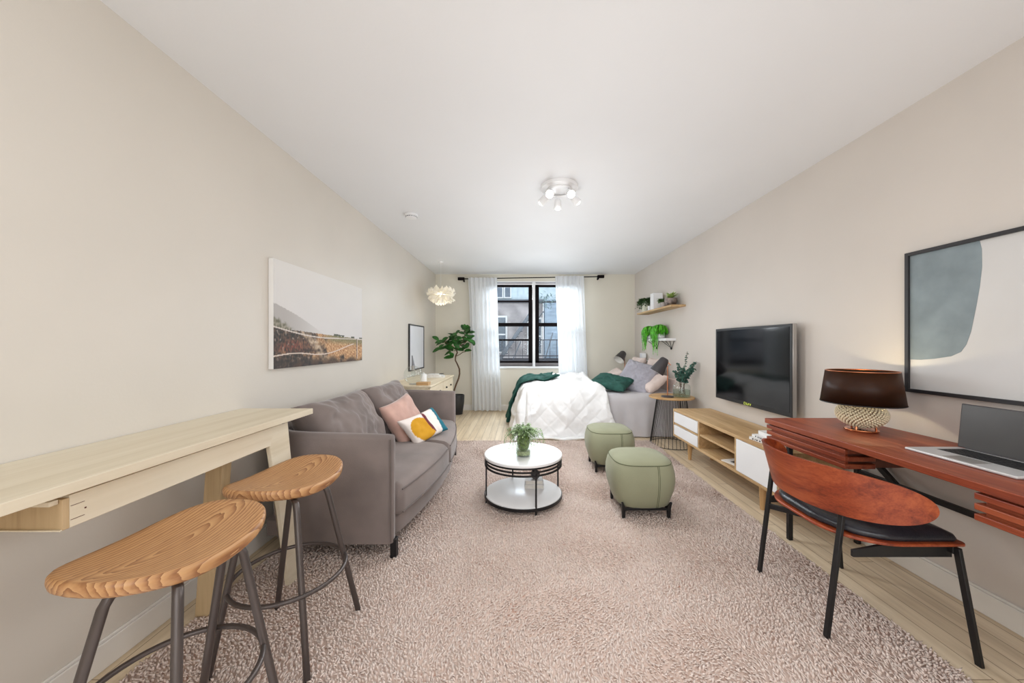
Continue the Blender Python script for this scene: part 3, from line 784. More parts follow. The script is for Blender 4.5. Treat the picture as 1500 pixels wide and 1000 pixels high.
# ------------------------------------------------------------------ ottomans
def make_ottoman(cx, cy):
    S = thing('ottoman', (cx, cy, .014), 'sage green upholstered ottoman in front, nearer to the camera, on short black legs', 'ottoman', 'sage green ottomans on the rug')
    n = 72
    def outline(t, r, e): 
        ct, st = math.cos(t), math.sin(t)
        return (r * abs(ct) ** e * (1 if ct > 0 else -1), r * abs(st) ** e * (1 if st > 0 else -1))
    prof = [(0, .085, 1), (.12, .085, .8), (.172, .088, .62), (.185, .10, .6), (.200, .15, .6), (.216, .20, .6), (.224, .26, .6), (.222, .31, .6), (.211, .36, .6), (.200, .385, .6), (.192, .396, .6), (.17, .408, .62), (.12, .418, .7), (.06, .423, .8), (0, .425, 1)]
    m = B(); rings = []
    for r, z, e in prof:
        if r == 0: rings.append([len(m.v)] * n); m.v.append((cx, cy, z)); continue
        rings.append([len(m.v) + k for k in range(n)])
        for k in range(n):
            x, y = outline(2 * PI * k / n, r, e); m.v.append((cx + x, cy + y, z))
    for i in range(len(prof) - 1):
        for k in range(n):
            q = [rings[i][k], rings[i][(k + 1) % n], rings[i + 1][(k + 1) % n], rings[i + 1][k]]; q2 = []; [q2.append(x) for x in q if x not in q2]; m.f.append(tuple(q2))
    body = m.build('body', 'otto', S, ang=180)
    pts = [(cx + outline(2 * PI * k / n, .2005, .6)[0], cy + outline(2 * PI * k / n, .2005, .6)[1], .385) for k in range(n)]
    B().tube(pts, .003, 6, closed=True).build('top_seam', 'ottoseam', body)
    for dxs in (.0425, .0525):
        ps = []
        for r, z, e in prof[2:10]:
            # point on the front face at x offset dxs
            t = None; best = 9
            for k in range(400):
                tt = -PI / 2 + k / 400 * PI / 2; x, y = outline(tt, r, e)
                if abs(x - dxs - .02) < best: best = abs(x - dxs - .02); t = tt
            x, y = outline(t, r, e); ps.append((cx + x, cy + y - .0008, z))
        B().tube(ps, .0018, 6).build('side_seam', 'ottoseam', body)
    fr = B(); a = .150
    fr.box(cx - a, cx + a, cy - a - .012, cy - a + .004, .068, .084).box(cx - a, cx + a, cy + a - .004, cy + a + .012, .068, .084)
    fr.box(cx - a - .012, cx - a + .004, cy - a, cy + a, .068, .084).box(cx + a - .004, cx + a + .012, cy - a, cy + a, .068, .084)
    fr.build('frame', 'black', S, bevel=.002)
    for sx in (-1, 1):
        for sy in (-1, 1):
            x, y = cx + sx * .156, cy + sy * .156
            B().add([(x - .010, y - .010, .014), (x + .010, y - .010, .014), (x + .010, y + .010, .014), (x - .010, y + .010, .014),
                     (x - .012, y - .012, .085), (x + .012, y - .012, .085), (x + .012, y + .012, .085), (x - .012, y + .012, .085),
                     (x - .006 + sx * .012, y - .006 + sy * .012, .128), (x + .006 + sx * .012, y - .006 + sy * .012, .128), (x + .006 + sx * .012, y + .006 + sy * .012, .128), (x - .006 + sx * .012, y + .006 + sy * .012, .128)],
                    [(3, 2, 1, 0), (8, 9, 10, 11)] + [(i + k, i + (k + 1) % 4, i + 4 + (k + 1) % 4, i + 4 + k) for i in (0, 4) for k in range(4)]).build('leg', 'black', S, bevel=.002)
    return S
ot = make_ottoman(.862, 2.60)
o2 = copy_tree(ot); o2.location = (.857, 3.46, .014); o2['label'] = 'sage green ottoman farther back, beside the bed'

# ------------------------------------------------------------------ bed
Z0 = .56; BX0, BX1, BY0, BY1 = .06, 2.05, 4.62, 6.20
Bd = thing('bed', (1.05, 5.4, 0), 'double bed with pale grey sheet, its head against the right wall', 'bed')
B_ = B(); rbox(B_, BX0 + .02, BX1, BY0 + .02, BY1 - .02, .28, Z0 - .004, .06); B_.build('mattress', 'whitem', Bd)
# sheet falling to the floor with soft folds
def sheet(u, v):
    return None
m = B(); nx, ns = 60, 40
def sheetp(x, s):       # s: path length from far edge over the top to the floor on the near side
    Lt = BY1 - BY0; r = .07
    fold = .012 * math.sin(x * 17) + .008 * math.sin(x * 31 + 1)
    if s < Lt - r: return V((x, BY1 - s, Z0 + .006 * noise.noise(V((x * 4, s * 4, 0)))))
    s2 = s - (Lt - r); q = r * PI / 2
    if s2 < q:
        t = s2 / r; return V((x, BY0 + r - r * math.sin(t), Z0 - r + r * math.cos(t)))
    d = s2 - q; z = Z0 - r - d; k = min(1, d / .35)
    return V((x, BY0 - .006 - fold * k - .02 * k, max(z, .012)))
Ltot = (BY1 - BY0) + .07 * (PI / 2 - 1) + (Z0 - .07) - .012
m.grid(lambda u, v: tuple(sheetp(BX0 + (BX1 - .004 - BX0) * u, Ltot * v)), 90, 60)
m.build('sheet', 'sheet', Bd, ang=180)
for x in (BX0 + .1, BX1 - .1):
    for y in (BY0 + .1, BY1 - .1): B().box(x - .03, x + .03, y - .03, y + .03, 0, .12).build('leg', 'oakz', Bd, bevel=.003)
box('bed_frame', 'whitem', (BX0 + .02, BX1, BY0 + .02, BY1 - .02, .12, .279), Bd, .01)
box('headboard', 'blush', (2.055, 2.082, BY0 + .02, BY1 - .02, .12, .74), Bd, .012)

def drape(p, q, lift, zt, seed, amp, flare=.26):
    """a point of cloth laid over the foot/near corner of the bed; p along x, q along y (may run past the edges)"""
    ox = max(0, (BX0 + .06) - p); oy = max(0, (BY0 + .08) - q)
    d = math.hypot(ox, oy); 
    nx_, ny_ = ((-ox / d, -oy / d) if d > 1e-6 else (0, 0))
    r = .10
    bx, by = max(p, BX0 + .06), max(q, BY0 + .08)
    if d < r * PI / 2:
        t = d / r; out = r * math.sin(t); z = zt - r * (1 - math.cos(t))
    else:
        e = d - r * PI / 2; fl = flare * (.5 + .5 * (ox / d))
        out = r + e * fl; z = zt - r - e * math.sqrt(1 - fl * fl)
    n1 = noise.noise(V((p * 2.4 + seed, q * 2.4, seed))); n2 = noise.noise(V((p * 6 + seed, q * 6, 2 + seed)))
    n3 = 1 - abs(noise.noise(V((p * 3.1 + q * 1.2 + seed, q * 2.6 - p * 1.4, 7)))) * 3.2
    n4 = noise.noise(V((p * 15, q * 15, 9))) * .16
    qa, qb = (p + q) * 4.2, (p - q) * 4.2
    qd = min(abs(qa - round(qa)), abs(qb - round(qb)))
    w = n1 * amp + n2 * amp * .7 + max(0, n3) ** 2 * amp * .85 + n4 * amp - (.006 if seed == 3.3 else 0) * max(0, 1 - qd * 9)
    hang = min(1, d / .25)
    ang_ = math.atan2(oy, ox + 1e-6)
    swing = .022 * math.sin((p * 11 if oy > ox else q * 11) + ang_ * 7 + seed) * hang
    z = z + (w * (1 - .7 * hang)) + lift
    out += w * hang * .8 + swing + lift * hang
    if z < .016:
        out += (.016 - z) * .55; z = .016 + .006 * (1 + noise.noise(V((p * 9, q * 9, 0))))
    return V((bx + nx_ * out, by + ny_ * out, z))
# duvet: right edge runs diagonally
def duv(u, v):
    q = 3.93 + (6.16 - 3.93) * v
    k = max(0, min(1, (4.72 - q) / .75))
    xr = 1.03 + .30 * k + .04 * math.sin(q * 7) - .10 * max(0, (q - 5.2))
    xl = -.52 + .10 * k
    p = xl + (xr - xl) * u
    # puffy pile where it is thrown back
    pile = .085 * math.exp(-((p - .72) / .28) ** 2 - ((q - 5.35) / .5) ** 2) + .05 * math.exp(-((p - xr + .06) / .06) ** 2) * max(0, min(1, (q - 3.9) * 3))
    P_ = drape(p, q, .02, Z0 + .055, 3.3, .035)
    P_.z += pile * (1 if q > BY0 else .25)
    return tuple(P_)
o = B().grid(duv, 200, 220).build('duvet', 'duvet', ang=180, solid=.022)
tag(o, 'rumpled ivory duvet spilling over the foot and near side of the bed', 'duvet')
def thr(u, v):
    q = 4.98 + .95 * v + .12 * u; p = -.56 + (1.12 - .10 * math.sin(v * 3)) * u
    if u < .3: q = q + (.30 - u) * .5 * (1 - v) - (.3 - u) * .9 * v
    P_ = drape(p, q, .046, Z0 + .060, 3.3, .035)
    P_.z += .085 * math.exp(-((p - .72) / .28) ** 2 - ((q - 5.35) / .5) ** 2)
    f_ = .028 * abs(noise.noise(V((p * 5 + q * 9, q * 7, 5)))) * 2 + .018 * math.sin(q * 38 + p * 9) * (1 - 0 * u)
    hang = max(0, min(1, (.1 - p) / .3))
    P_.z += abs(f_) * (1 - hang) + .01; P_.x -= abs(f_) * hang
    return tuple(P_)
o = B().grid(thr, 70, 70).build('throw_blanket', 'green', ang=180, solid=.012)
tag(o, 'crumpled bottle-green throw blanket across the foot of the bed', 'blanket')

g = 'pillows and cushions at the bed head'
def bp(mat, c, u, v, th, lab, seed, kind='pillow', wr=.016, **kk): tag(pillow(kind, mat, c, u, v, th, seed=seed, wr=wr, pinch=.07, **kk), lab, kind, g)
bp('blush', (1.80, 4.92, .675), (-.03, .235, .0), (.135, .02, .105), .065, 'blush pillow nearest the wire side table, lying behind the reading lamp', 21)
bp('lilac', (1.65, 5.04, .745), (-.16, .20, .055), (.145, .10, .185), .075, 'large lilac-grey cushion with diamond stitching propped in the middle', 22, 'cushion', quilt=2.5, n=60)
bp('blush', (1.86, 5.78, .80), (.0, .28, .0), (.08, .0, .20), .07, 'blush pillow standing at the far corner, under the far reading lamp', 23)
bp('blush', (1.93, 5.20, .835), (.0, .20, .0), (.05, .0, .17), .06, 'blush pillow upright against the wall behind the lilac-grey cushion', 24)
bp('blush', (1.50, 5.72, .715), (.02, .22, .02), (.12, .0, .075), .06, 'small blush cushion just behind the green cushion', 25, 'cushion')
bp('green', (1.265, 4.97, .682), (.20, -.19, -.035), (.13, .17, .055), .055, 'bottle-green cushion lying flat at the edge of the duvet', 26, 'cushion', quilt=1.6, n=50)

# ------------------------------------------------------------------ reading lamps, side table
def lamp_head(b_head, tip, top, r0, r1):
    pass
def reading_lamp(base, jt, wide, narrow, label, r0=.075, r1=.042):
    L = thing('reading_lamp', base, label, 'lamp', 'dark cone reading lamps by the bed')
    base = V(base); wide = V(wide); narrow = V(narrow)
    B().lathe([(0, 0), (.07, 0), (.072, .006), (.066, .014), (0, .016)], base, 32).build('base', 'shaded', L)
    B().tube([base + V((0, 0, .012)), V((base.x, base.y, jt[2] - .01)), V(jt), narrow], .005, 8).build('pole', 'copper', L)
    d = (wide - narrow); Ld = d.length; d.normalize(); u = d.orthogonal().normalized(); w = d.cross(u)
    def cone(r_off, a, b_, m):
        prof = [(0, -.008), (r1 * .6, -.008), (r1, .004)] if m else []
        return prof
    n = 32; mm = B(); prof = [(.012, -.02), (r1 * .7, -.018), (r1, 0), (r0, Ld)]
    mm.add([narrow + d * z + (u * math.cos(2 * PI * k / n) + w * math.sin(2 * PI * k / n)) * r for r, z in prof for k in range(n)], [(i * n + k, i * n + (k + 1) % n, (i + 1) * n + (k + 1) % n, (i + 1) * n + k) for i in range(3) for k in range(n)] + [tuple(range(n))])
    mm.build('lamp_shade', 'shaded', L, ang=40)
    mi = B(); prof = [(r1 - .004, .004), (r0 - .003, Ld - .001), (r0, Ld)]
    mi.add([narrow + d * z + (u * math.cos(2 * PI * k / n) + w * math.sin(2 * PI * k / n)) * r for r, z in prof for k in range(n)], [(i * n + k, (i + 1) * n + k, (i + 1) * n + (k + 1) % n, i * n + (k + 1) % n) for i in range(2) for k in range(n)] + [tuple(range(n))])
    mi.build('shade_lining', 'inner', L, ang=40)
    return L
TX, TY, TZ = 1.815, 4.28, .585
T = thing('side_table', (TX, TY, 0), 'round oak-topped side table on a flared black wire cage beside the bed', 'table')
B().lathe([(0, -.022), (.245, -.022), (.256, -.018), (.256, -.004), (.252, 0), (0, 0)], (TX, TY, TZ), 64).build('tabletop', 'oakx', T)
for i in range(36):
    a = 2 * PI * i / 36
    B().tube([(TX + .165 * math.cos(a), TY + .165 * math.sin(a), TZ - .022), (TX + .245 * math.cos(a), TY + .245 * math.sin(a), .006)], .0028, 6).build('wire', 'black', T)
for z, r in ((.008, .245), (TZ - .028, .165)):
    B().tube([(TX + r * math.cos(2 * PI * k / 48), TY + r * math.sin(2 * PI * k / 48), z) for k in range(48)], .004, 6, closed=True).build('wire_ring', 'black', T)
reading_lamp((1.735, 4.20, TZ), (1.775, 4.20, .96), (1.62, 4.24, .875), (1.71, 4.22, 1.025), 'near dark cone reading lamp standing on the wire side table', .085, .05)
# second nightstand in the far corner
N = thing('nightstand', (1.90, 6.36, 0), 'small white nightstand in the corner beyond the bed, mostly hidden', 'nightstand')
box('cabinet', 'white', (1.74, 2.06, 6.26, 6.46, .03, .62), N)
box('drawer', 'whitem', (1.75, 2.05, 6.245, 6.259, .4, .6), N)
for x in (1.76, 2.04):
    for y in (6.28, 6.44): B().box(x - .012, x + .012, y - .012, y + .012, 0, .03).build('leg', 'oakz', N)
reading_lamp((1.86, 6.36, .62), (1.86, 6.36, 1.02), (1.73, 6.27, .93), (1.83, 6.34, 1.05), 'far dark cone reading lamp in the corner beyond the bed', .095, .055)
C = thing('card_box', (2.02, 5.9, .95), 'white upright card box on the ledge above the far pillow', 'box')
B().box(1.995, 2.06, 5.84, 5.96, .95, 1.06).build('case', 'white', C, bevel=.004)
B().box(1.991, 1.9949, 5.85, 5.95, .96, 1.05).build('face', 'mirror', C)
LD = thing('wall_ledge', (2.04, 5.7, .92), 'narrow white ledge behind the bed head', 'shelf')
B().box(1.985, XR - .001, 5.15, 6.1, .925, .948).build('ledge_board', 'white', LD, bevel=.003)
B().box(2.06, XR - .001, 5.2, 6.05, .90, .924).build('ledge_cleat', 'white', LD)

Vs = thing('vase', (1.90, 4.20, TZ), 'clear glass jar of dark green eucalyptus sprigs on the wire side table', 'vase')
vz = TZ + .001
B().lathe([(0, 0), (.090, 0), (.098, .01), (.099, .125), (.090, .145), (.064, .158), (.062, .18), (.058, .18), (.059, .156), (.086, .14), (.094, .124), (.093, .014), (0, .010)], (1.90, 4.20, vz), 48).build('glass_jar', 'glass', Vs)
B().lathe([(0, .011), (.0925, .012), (.0928, .085), (0, .086)], (1.90, 4.20, vz), 40).build('water', 'water', Vs)
f = B(); stm = B(); rnd = random.Random(3)
for i, (tx, ty, tz, nl, sc) in enumerate(((-.05, -.02, .39, 15, 1), (-.075, .02, .30, 13, 1.1), (.01, -.03, .34, 14, 1.1), (.12, -.06, .40, 16, 1.1), (.155, -.02, .41, 15, 1.1), (.08, .02, .53, 14, .7), (.03, .04, .30, 12, 1.1), (-.03, -.05, .27, 12, 1.1), (.05, -.06, .28, 12, 1.2), (.13, -.05, .33, 12, 1.1))):
    p0 = V((1.90 + rnd.uniform(-.04, .04), 4.20 + rnd.uniform(-.04, .04), vz + .02)); p1 = V((1.90 + tx * .25, 4.20 + ty * .3, vz + .18)); p2 = V((1.90 + tx, 4.20 + ty, vz + tz))
    pts = [p0.lerp(p1, k / 4) for k in range(4)] + [p1.lerp(p2, k / 8) + V((0, 0, .02 * math.sin(k / 8 * PI))) for k in range(9)]
    stm.tube(pts, .0022, 5)
    for k in range(nl):
        t = k / (nl - 1) * 8; i0 = min(7, int(t)); p = pts[4 + i0].lerp(pts[5 + i0], t - i0)
        for sgn in (0, PI):
            b_ = k * 1.57 + sgn + rnd.uniform(-.3, .3); Lf = .030 * sc * rnd.uniform(.75, 1.1) * (1 - .25 * k / nl)
            f.leaf(p, (math.cos(b_), math.sin(b_), rnd.uniform(-.1, .6)), (rnd.uniform(-1, 1), rnd.uniform(-1.4, .2), rnd.uniform(0, 1)), Lf * 1.25, Lf * 1.15, n=3, rnd=.6)
stm.build('stems', 'bark', Vs); f.build('leaves', 'leafe', Vs)

# ------------------------------------------------------------------ wall shelves and plants
S = thing('wall_shelf', (2.0, 5.15, 1.69), 'long oak wall shelf, the upper of two above the bed head', 'shelf')
box('shelf_board', 'oak', (1.90, XR - .001, 4.49, 5.81, 1.687, 1.712), S, .002)
B().box(2.075, XR - .001, 4.55, 5.75, 1.7121, 1.722).build('wall_strip', 'oak', S)
S = thing('wall_shelf', (2.0, 5.3, 1.27), 'short white wall shelf on black wire brackets, below the oak shelf', 'shelf')
box('shelf_board', 'white', (1.945, XR - .001, 4.77, 5.72, 1.255, 1.290), S, .003)
for y in (4.90, 5.42):
    b_ = B(); x0, x1 = 1.97, XR - .004
    b_.tube([(x0, y - .07, 1.254), (x1, y, 1.15), (x0, y + .07, 1.254)], .0035, 6)
    b_.tube([(x1, y - .07, 1.254), (x1, y, 1.15), (x1, y + .07, 1.254)], .0035, 6)
    b_.build('wire_bracket', 'black', S)
    B().sphere((x1 - .008, y, 1.148), .014, 12, 8).build('bracket_stop', 'black', S)
def trailing(cx, cy, z, R, label, seed, pr):
    P = thing('trailing_plant', (cx, cy, z), label, 'plant', 'bright green trailing plants on the white shelf')
    B().lathe([(0, 0), (pr * .8, 0), (pr, .01), (pr, .085), (pr * .93, .085), (pr * .9, .07), (0, .07)], (cx, cy, z), 28).build('pot', 'white', P)
    f = B(); rnd = random.Random(seed)
    for i in range(190):
        a = rnd.uniform(0, 2 * PI) if i % 2 else PI + rnd.gauss(0, .75); rr = R * rnd.uniform(.55, 1); fl = rnd.choice([.12, .15, .18, .20, .24, .30, .36]) * rnd.uniform(.8, 1.1)
        ex, ey = cx + rr * .82 * math.cos(a), cy + rr * math.sin(a)
        ex = min(ex, XR - .02)
        top = z + .15 + rnd.uniform(0, .05)
        if ex > 1.93 and fl > .12 : fl = .10
        if ex < 1.935: ex = 1.925 - rnd.uniform(0, .03)
        pts = [V((cx, cy, z + .075)), V((cx + (ex - cx) * .4, cy + (ey - cy) * .4, top)), V((cx + (ex - cx) * .8, cy + (ey - cy) * .8, top - .022)), V((ex, ey, top - .075)), V((ex, ey + rnd.uniform(-.01, .01), top - fl * .7)), V((ex, ey + rnd.uniform(-.01, .01), top - fl))]
        f.tube(pts, [.004, .006, .006, .006, .005, .002], 5)
        for k in range(8):
            t = rnd.uniform(.8, 5) * .999; i0 = int(t); p = pts[i0].lerp(pts[min(5, i0 + 1)], t - i0); b_ = rnd.uniform(0, 2 * PI)
            f.leaf(p, (math.cos(b_) * .6 - .3, math.sin(b_), -1.2), (-1, 0, 0), .026, .010, n=2)
    f.build('foliage', 'leafb', P)
trailing(2.01, 5.50, 1.291, .135, 'bright green trailing plant, the farther one on the white shelf', 1, .06)
trailing(2.00, 5.10, 1.291, .145, 'bright green trailing plant, the nearer one on the white shelf', 2, .065)
P = thing('potted_plant', (1.98, 5.60, 1.713), 'bushy dark green plant in a tall cream pot, far end of oak shelf', 'plant')
B().lathe([(0, 0), (.06, 0), (.065, .01), (.068, .17), (.062, .17), (.058, .15), (0, .15)], (1.98, 5.60, 1.713), 28).build('pot', plain('cream_pot', (214, 214, 196), .6), P)
f = B(); sprigs(f, (1.965, 5.60), 80, .13, 1.87, .19, .042, .028, 31, leaves=16, rise=.07); f.build('foliage', plain('bushy_leaf', (62, 92, 48), .55, var=.35, scale=40), P)
K = thing('book', (1.985, 5.20, 1.713), 'tall plain white book standing on the oak shelf between the plants', 'book')
B().box(1.92, 2.05, 5.13, 5.134, 1.713, 1.95).box(1.92, 2.05, 5.266, 5.27, 1.713, 1.95).box(1.92, 1.924, 5.13, 5.27, 1.713, 1.95).build('cover', 'white', K, bevel=.001)
B().box(1.925, 2.046, 5.1345, 5.2655, 1.716, 1.946).build('pages', 'paper', K)
K = thing('candle', (1.945, 5.37, 1.713), 'small white candle jar on the oak shelf beside the white book', 'candle')
B().lathe([(0, 0), (.025, 0), (.026, .003), (.026, .07), (.024, .07), (.023, .06), (0, .06)], (1.945, 5.37, 1.713), 20).build('jar', 'white', K)
B().tube([(1.945, 5.37, 1.773), (1.945, 5.37, 1.782)], .0015, 5).build('wick', 'black', K)
P = thing('potted_plant', (1.97, 4.90, 1.713), 'tiny leafy plant in a small grey pot beside the hammered bowl planter', 'plant')
B().lathe([(0, 0), (.035, 0), (.045, .07), (.040, .07), (.036, .06), (0, .06)], (1.97, 4.90, 1.713), 24).build('pot', plain('grey_pot', (170, 162, 158), .6), P)
f = B(); sprigs(f, (1.95, 4.93), 22, .06, 1.785, .02, .032, .024, 33, leaves=8, rise=.05); f.build('foliage', 'leafm', P)
P = thing('potted_plant', (1.985, 4.70, 1.713), 'spiky yellow-green plant in a hammered metal bowl at the near end of the oak shelf', 'plant')
B().lathe([(0, 0), (.045, 0), (.068, .02), (.08, .055), (.079, .10), (.075, .10), (.074, .06), (.06, .03), (0, .085)][:8] + [(0, .08)], (1.985, 4.70, 1.713), 32).build('pot', 'potc', P)
f = B(); rnd = random.Random(8)
for i in range(60):
    a = rnd.uniform(0, 2 * PI); f.leaf((1.985, 4.70, 1.80), (math.cos(a) * rnd.uniform(.2, 1) * .8, math.sin(a) * rnd.uniform(.2, 1), rnd.uniform(.35, 1.0)), (0, 0, 1), rnd.uniform(.10, .19), .018, n=4, droop=.35, rnd=.5)
f.build('leaves', 'leafp', P)

# ------------------------------------------------------------------ tv console
T = thing('tv_console', (1.875, 3.06, 0), 'low oak media console with white drawers and door under the television', 'cabinet')
x0, x1, y0, y1, zb, zt = 1.66, XR - .02, 2.28, 3.87, .215, .51
box('top_board', 'oak', (x0, x1, y0, y1, zt - .025, zt), T, .002)
box('bottom_board', 'oak', (x0, x1, y0, y1, zb, zb + .022), T, .002)
for y in (y0, 2.745, 3.315, y1 - .02): box('side_panel', 'oak', (x0 + (.003 if y0 < y < y1 - .1 else 0), x1, y, y + .02, zb + .022, zt - .025), T, .0015)
box('back_panel', 'oak', (x1 - .01, x1 - .001, y0 + .02, y1 - .02, zb + .022, zt - .025), T, 0)
box('shelf', 'oak', (x0 + .01, x1 - .01, 2.765, 3.315, .352, .370), T, .0015)
box('divider', 'oak', (x0 + .004, x1 - .01, 3.335, 3.85, .345, .363), T, .0015)
for a, c in ((.238, .340), (.368, .481)):
    dr = box('drawer', 'white', (x0 - .001, x0 + .017, 3.338, 3.847, a, c), T, .002)
    B().box(x0 + .018, x0 + .35, 3.36, 3.83, a + .004, a + .08).build('drawer_box', 'oak', dr)
box('door', 'white', (x0 - .001, x0 + .017, y0 + .022, 2.738, .240, .482), T, .002)
for x in (1.77, 2.0):
    for y in (2.60, 3.72):
        B().lathe([(0, 0), (.014, 0), (.016, .004), (.026, .20), (.030, .214), (0, .2145)], (x, y, 0), 20).build('leg', 'oakz', T)
def book(cx, cy, z, hx, hy, h, rot, lab, grp, cover='whitem', marks=0):
    r = thing('book', (cx, cy, z), lab, 'book', grp)
    def bb(*d): 
        m = B().box(*d); rot_about(m, (cx, cy, z), 'Z', rot); return m
    m = B().box(cx - hx, cx + hx, cy - hy, cy + hy, z, z + .002).box(cx - hx, cx + hx, cy - hy, cy + hy, z + h - .002, z + h).box(cx - hx, cx - hx + .002, cy - hy, cy + hy, z, z + h)
    rot_about(m, (cx, cy, z), 'Z', rot); m.build('cover', cover, r)
    bb(cx - hx + .0022, cx + hx - .004, cy - hy + .003, cy + hy - .003, z + .0021, z + h - .0021).build('pages', 'paper', r)
    if marks:
        rnd = random.Random(marks); mk = B(); y = cy - hy + .02
        while y < cy + hy - .03:
            w = rnd.uniform(.004, .016); mk.box(cx - hx - .0006, cx - hx - .0001, y, y + w, z + h * .25, z + h * .72); y += w + rnd.uniform(.004, .016)
        rot_about(mk, (cx, cy, z), 'Z', rot); mk.build('spine_print', 'ink', r)
    return r
gb = 'books stacked on the media console'
book(1.80, 2.50, .5105, .10, .135, .020, .10, 'bottom magazine of the stack on the media console, dark lettering on its spine', gb, marks=4)
book(1.805, 2.50, .531, .095, .125, .018, .02, 'middle book of the stack on the media console, thin grey lettering', gb, marks=9)
book(1.82, 2.49, .5495, .085, .11, .030, -.06, 'thick plain white top book of the stack on the media console', gb)
r = thing('magazine', (1.78, 2.93, .238), 'open-faced white magazine with a dark picture on the bottom shelf of the console', 'magazine')
m = B().box(1.69, 1.87, 2.83, 2.99, .2375, .247); rot_about(m, (1.78, 2.91, .238), 'Z', .25); m.build('pages', 'paper', r, bevel=.001)
m = B().box(1.72, 1.79, 2.86, 2.93, .2472, .2478); rot_about(m, (1.78, 2.91, .238), 'Z', .25); m.build('cover_picture', 'ink', r)

# ------------------------------------------------------------------ television
T = thing('television', (2.03, 3.13, .667), 'large black flat-screen television with silver edges mounted on the right wall', 'television')
B().box(2.004, 2.036, 2.616, 3.643, .664, 1.364).build('back_case', 'silver', T, bevel=.004)
B().box(1.999, 2.0035, 2.618, 3.641, .666, 1.362).build('bezel', 'black', T, bevel=.001)
B().box(1.9975, 1.9989, 2.640, 3.619, .700, 1.342).build('screen', 'screen', T)
box('wall_mount', 'black', (2.036, XR - .001, 2.95, 3.31, .85, 1.15), T, .003)
# small yellow-green maker's mark, strokes only legible as C I U I V
lg = B(); y = 3.18; z0, z1, w = .674, .692, .0035
def stroke(ya, za, yb_, zb_): lg.bar((1.9985, ya, za), (1.9985, yb_, zb_), .0012, w, up=(0, 0, 1))
for ch in 'CIUIV':
    if ch == 'C': stroke(y, z1, y - .018, z1); stroke(y, z0, y, z1); stroke(y, z0, y - .018, z0); y -= .026
    if ch == 'I': stroke(y, z0, y, z1); y -= .011
    if ch == 'U': stroke(y, z0, y, z1); stroke(y, z0, y - .018, z0); stroke(y - .018, z0, y - .018, z1); y -= .028
    if ch == 'V': stroke(y, z1, y - .010, z0); stroke(y - .010, z0, y - .020, z1)
lg.build('maker_mark', 'logo', T, smooth=False)

# ------------------------------------------------------------------ desk
D = thing('desk', (1.82, 1.45, 0), 'cherry-wood writing desk with ridged drawer boxes against the right wall', 'desk')
B().add([(1.547, .66, .713), (XR - .016, .66, .713), (XR - .016, 2.253, .713), (1.547, 2.253, .713), (1.547, .66, .743), (XR - .016, .66, .743), (XR - .016, 2.253, .743), (1.547, 2.253, .743)],
    [(0, 3, 2, 1), (4, 5, 6, 7), (0, 1, 5, 4), (2, 3, 7, 6), (0, 4, 7, 3), (1, 2, 6, 5)]).build('desktop', 'cherry', D, bevel=.003)
def dbox(y0, y1):
    b_ = B().box(1.585, 1.88, y0 + .02, y1 - .02, .612, .712)
    db = b_.build('drawer_box', 'cherryd', D, bevel=.001)
    m = B().box(1.568, 1.584, y0 + .018, y1 - .018, .612, .712)
    for z in (.612, .648, .684): m.box(1.550, 1.568, y0, y1, z, z + .022)
    for yy in (y0, y1 - .018):
        for z in (.612, .648, .684): m.box(1.568, 1.70, yy, yy + .018, z, z + .022)
    m.build('ridged_front', 'cherry', db, bevel=.0025)
dbox(1.70, 2.24); dbox(.68, 1.215)
for y in (2.16, .76):
    B().box(2.035, 2.060, y - .0125, y + .0125, 0, .712).build('leg', 'black', D, bevel=.002)
    B().box(1.655, 1.680, y + .03, y + .055, 0, .612).build('leg', 'black', D, bevel=.002)
    B().bar((1.6675, y + .0425, .59), (2.04, y + .0, .59), .02, .025).build('side_rail', 'black', D, bevel=.002)
B().box(2.040, 2.062, .7725, 2.1475, .425, .452).build('back_rail', 'black', D, bevel=.002)
B().bar((2.051, 2.146, .60), (2.051, 1.94, .44), .022, .03).build('brace', 'black', D, bevel=.002)
B().bar((2.051, .772, .60), (2.051, .98, .44), .022, .03).build('brace', 'black', D, bevel=.002)

# desk lamp
LX, LY, LZ = 1.855, 1.935, .743
L = thing('table_lamp', (LX, LY, LZ), 'table lamp with smoked black shade and beaded cream base glowing on the desk', 'lamp')
B().lathe([(0, 0), (.070, 0), (.072, .004), (.070, .008), (0, .009)], (LX, LY, LZ), 40).build('base_plate', 'copper', L)
for k in range(3):
    a = k * 2.1 + 3.6; B().tube([(LX + .06 * math.cos(a), LY + .06 * math.sin(a), LZ + .008), (LX + .055 * math.cos(a), LY + .055 * math.sin(a), LZ + .032)], .005, 8).build('foot', 'copper', L)
m = B().sphere((LX, LY, LZ + .088), 1, 64, 32, (.106, .106, .070))
# beads as real bumps
v2 = []
rnd = random.Random(2)
pts = []
N = 620
for i in range(N):
    zz = 1 - 2 * (i + .5) / N; rr = math.sqrt(1 - zz * zz); a = i * 2.399963
    pts.append((rr * math.cos(a) * .106, rr * math.sin(a) * .106, zz * .070))
body = m.build('body', 'urchin', L, ang=180)
bd = B()
for p in pts:
    bd.sphere((LX + p[0], LY + p[1], LZ + .088 + p[2]), .0058, 6, 4)
bd.build('beading', plain('bead', (232, 220, 190), .35, var=.05), body, ang=180)
B().tube([(LX, LY, LZ + .155), (LX, LY, LZ + .235)], .010, 12).build('stem', 'copper', L)
B().sphere((LX, LY, LZ + .24), .022, 16, 10, (1, 1, 1.2)).build('bulb', plain('warm_bulb', (255, 225, 170), .4, emit=(255, 190, 110), estr=6), L)
n = 64; m = B()
prof = [(.172, .150), (.150, .322)]
m.lathe(prof, (LX, LY, LZ), n); m.build('lamp_shade', 'smoke', L, solid=.003, ang=180)
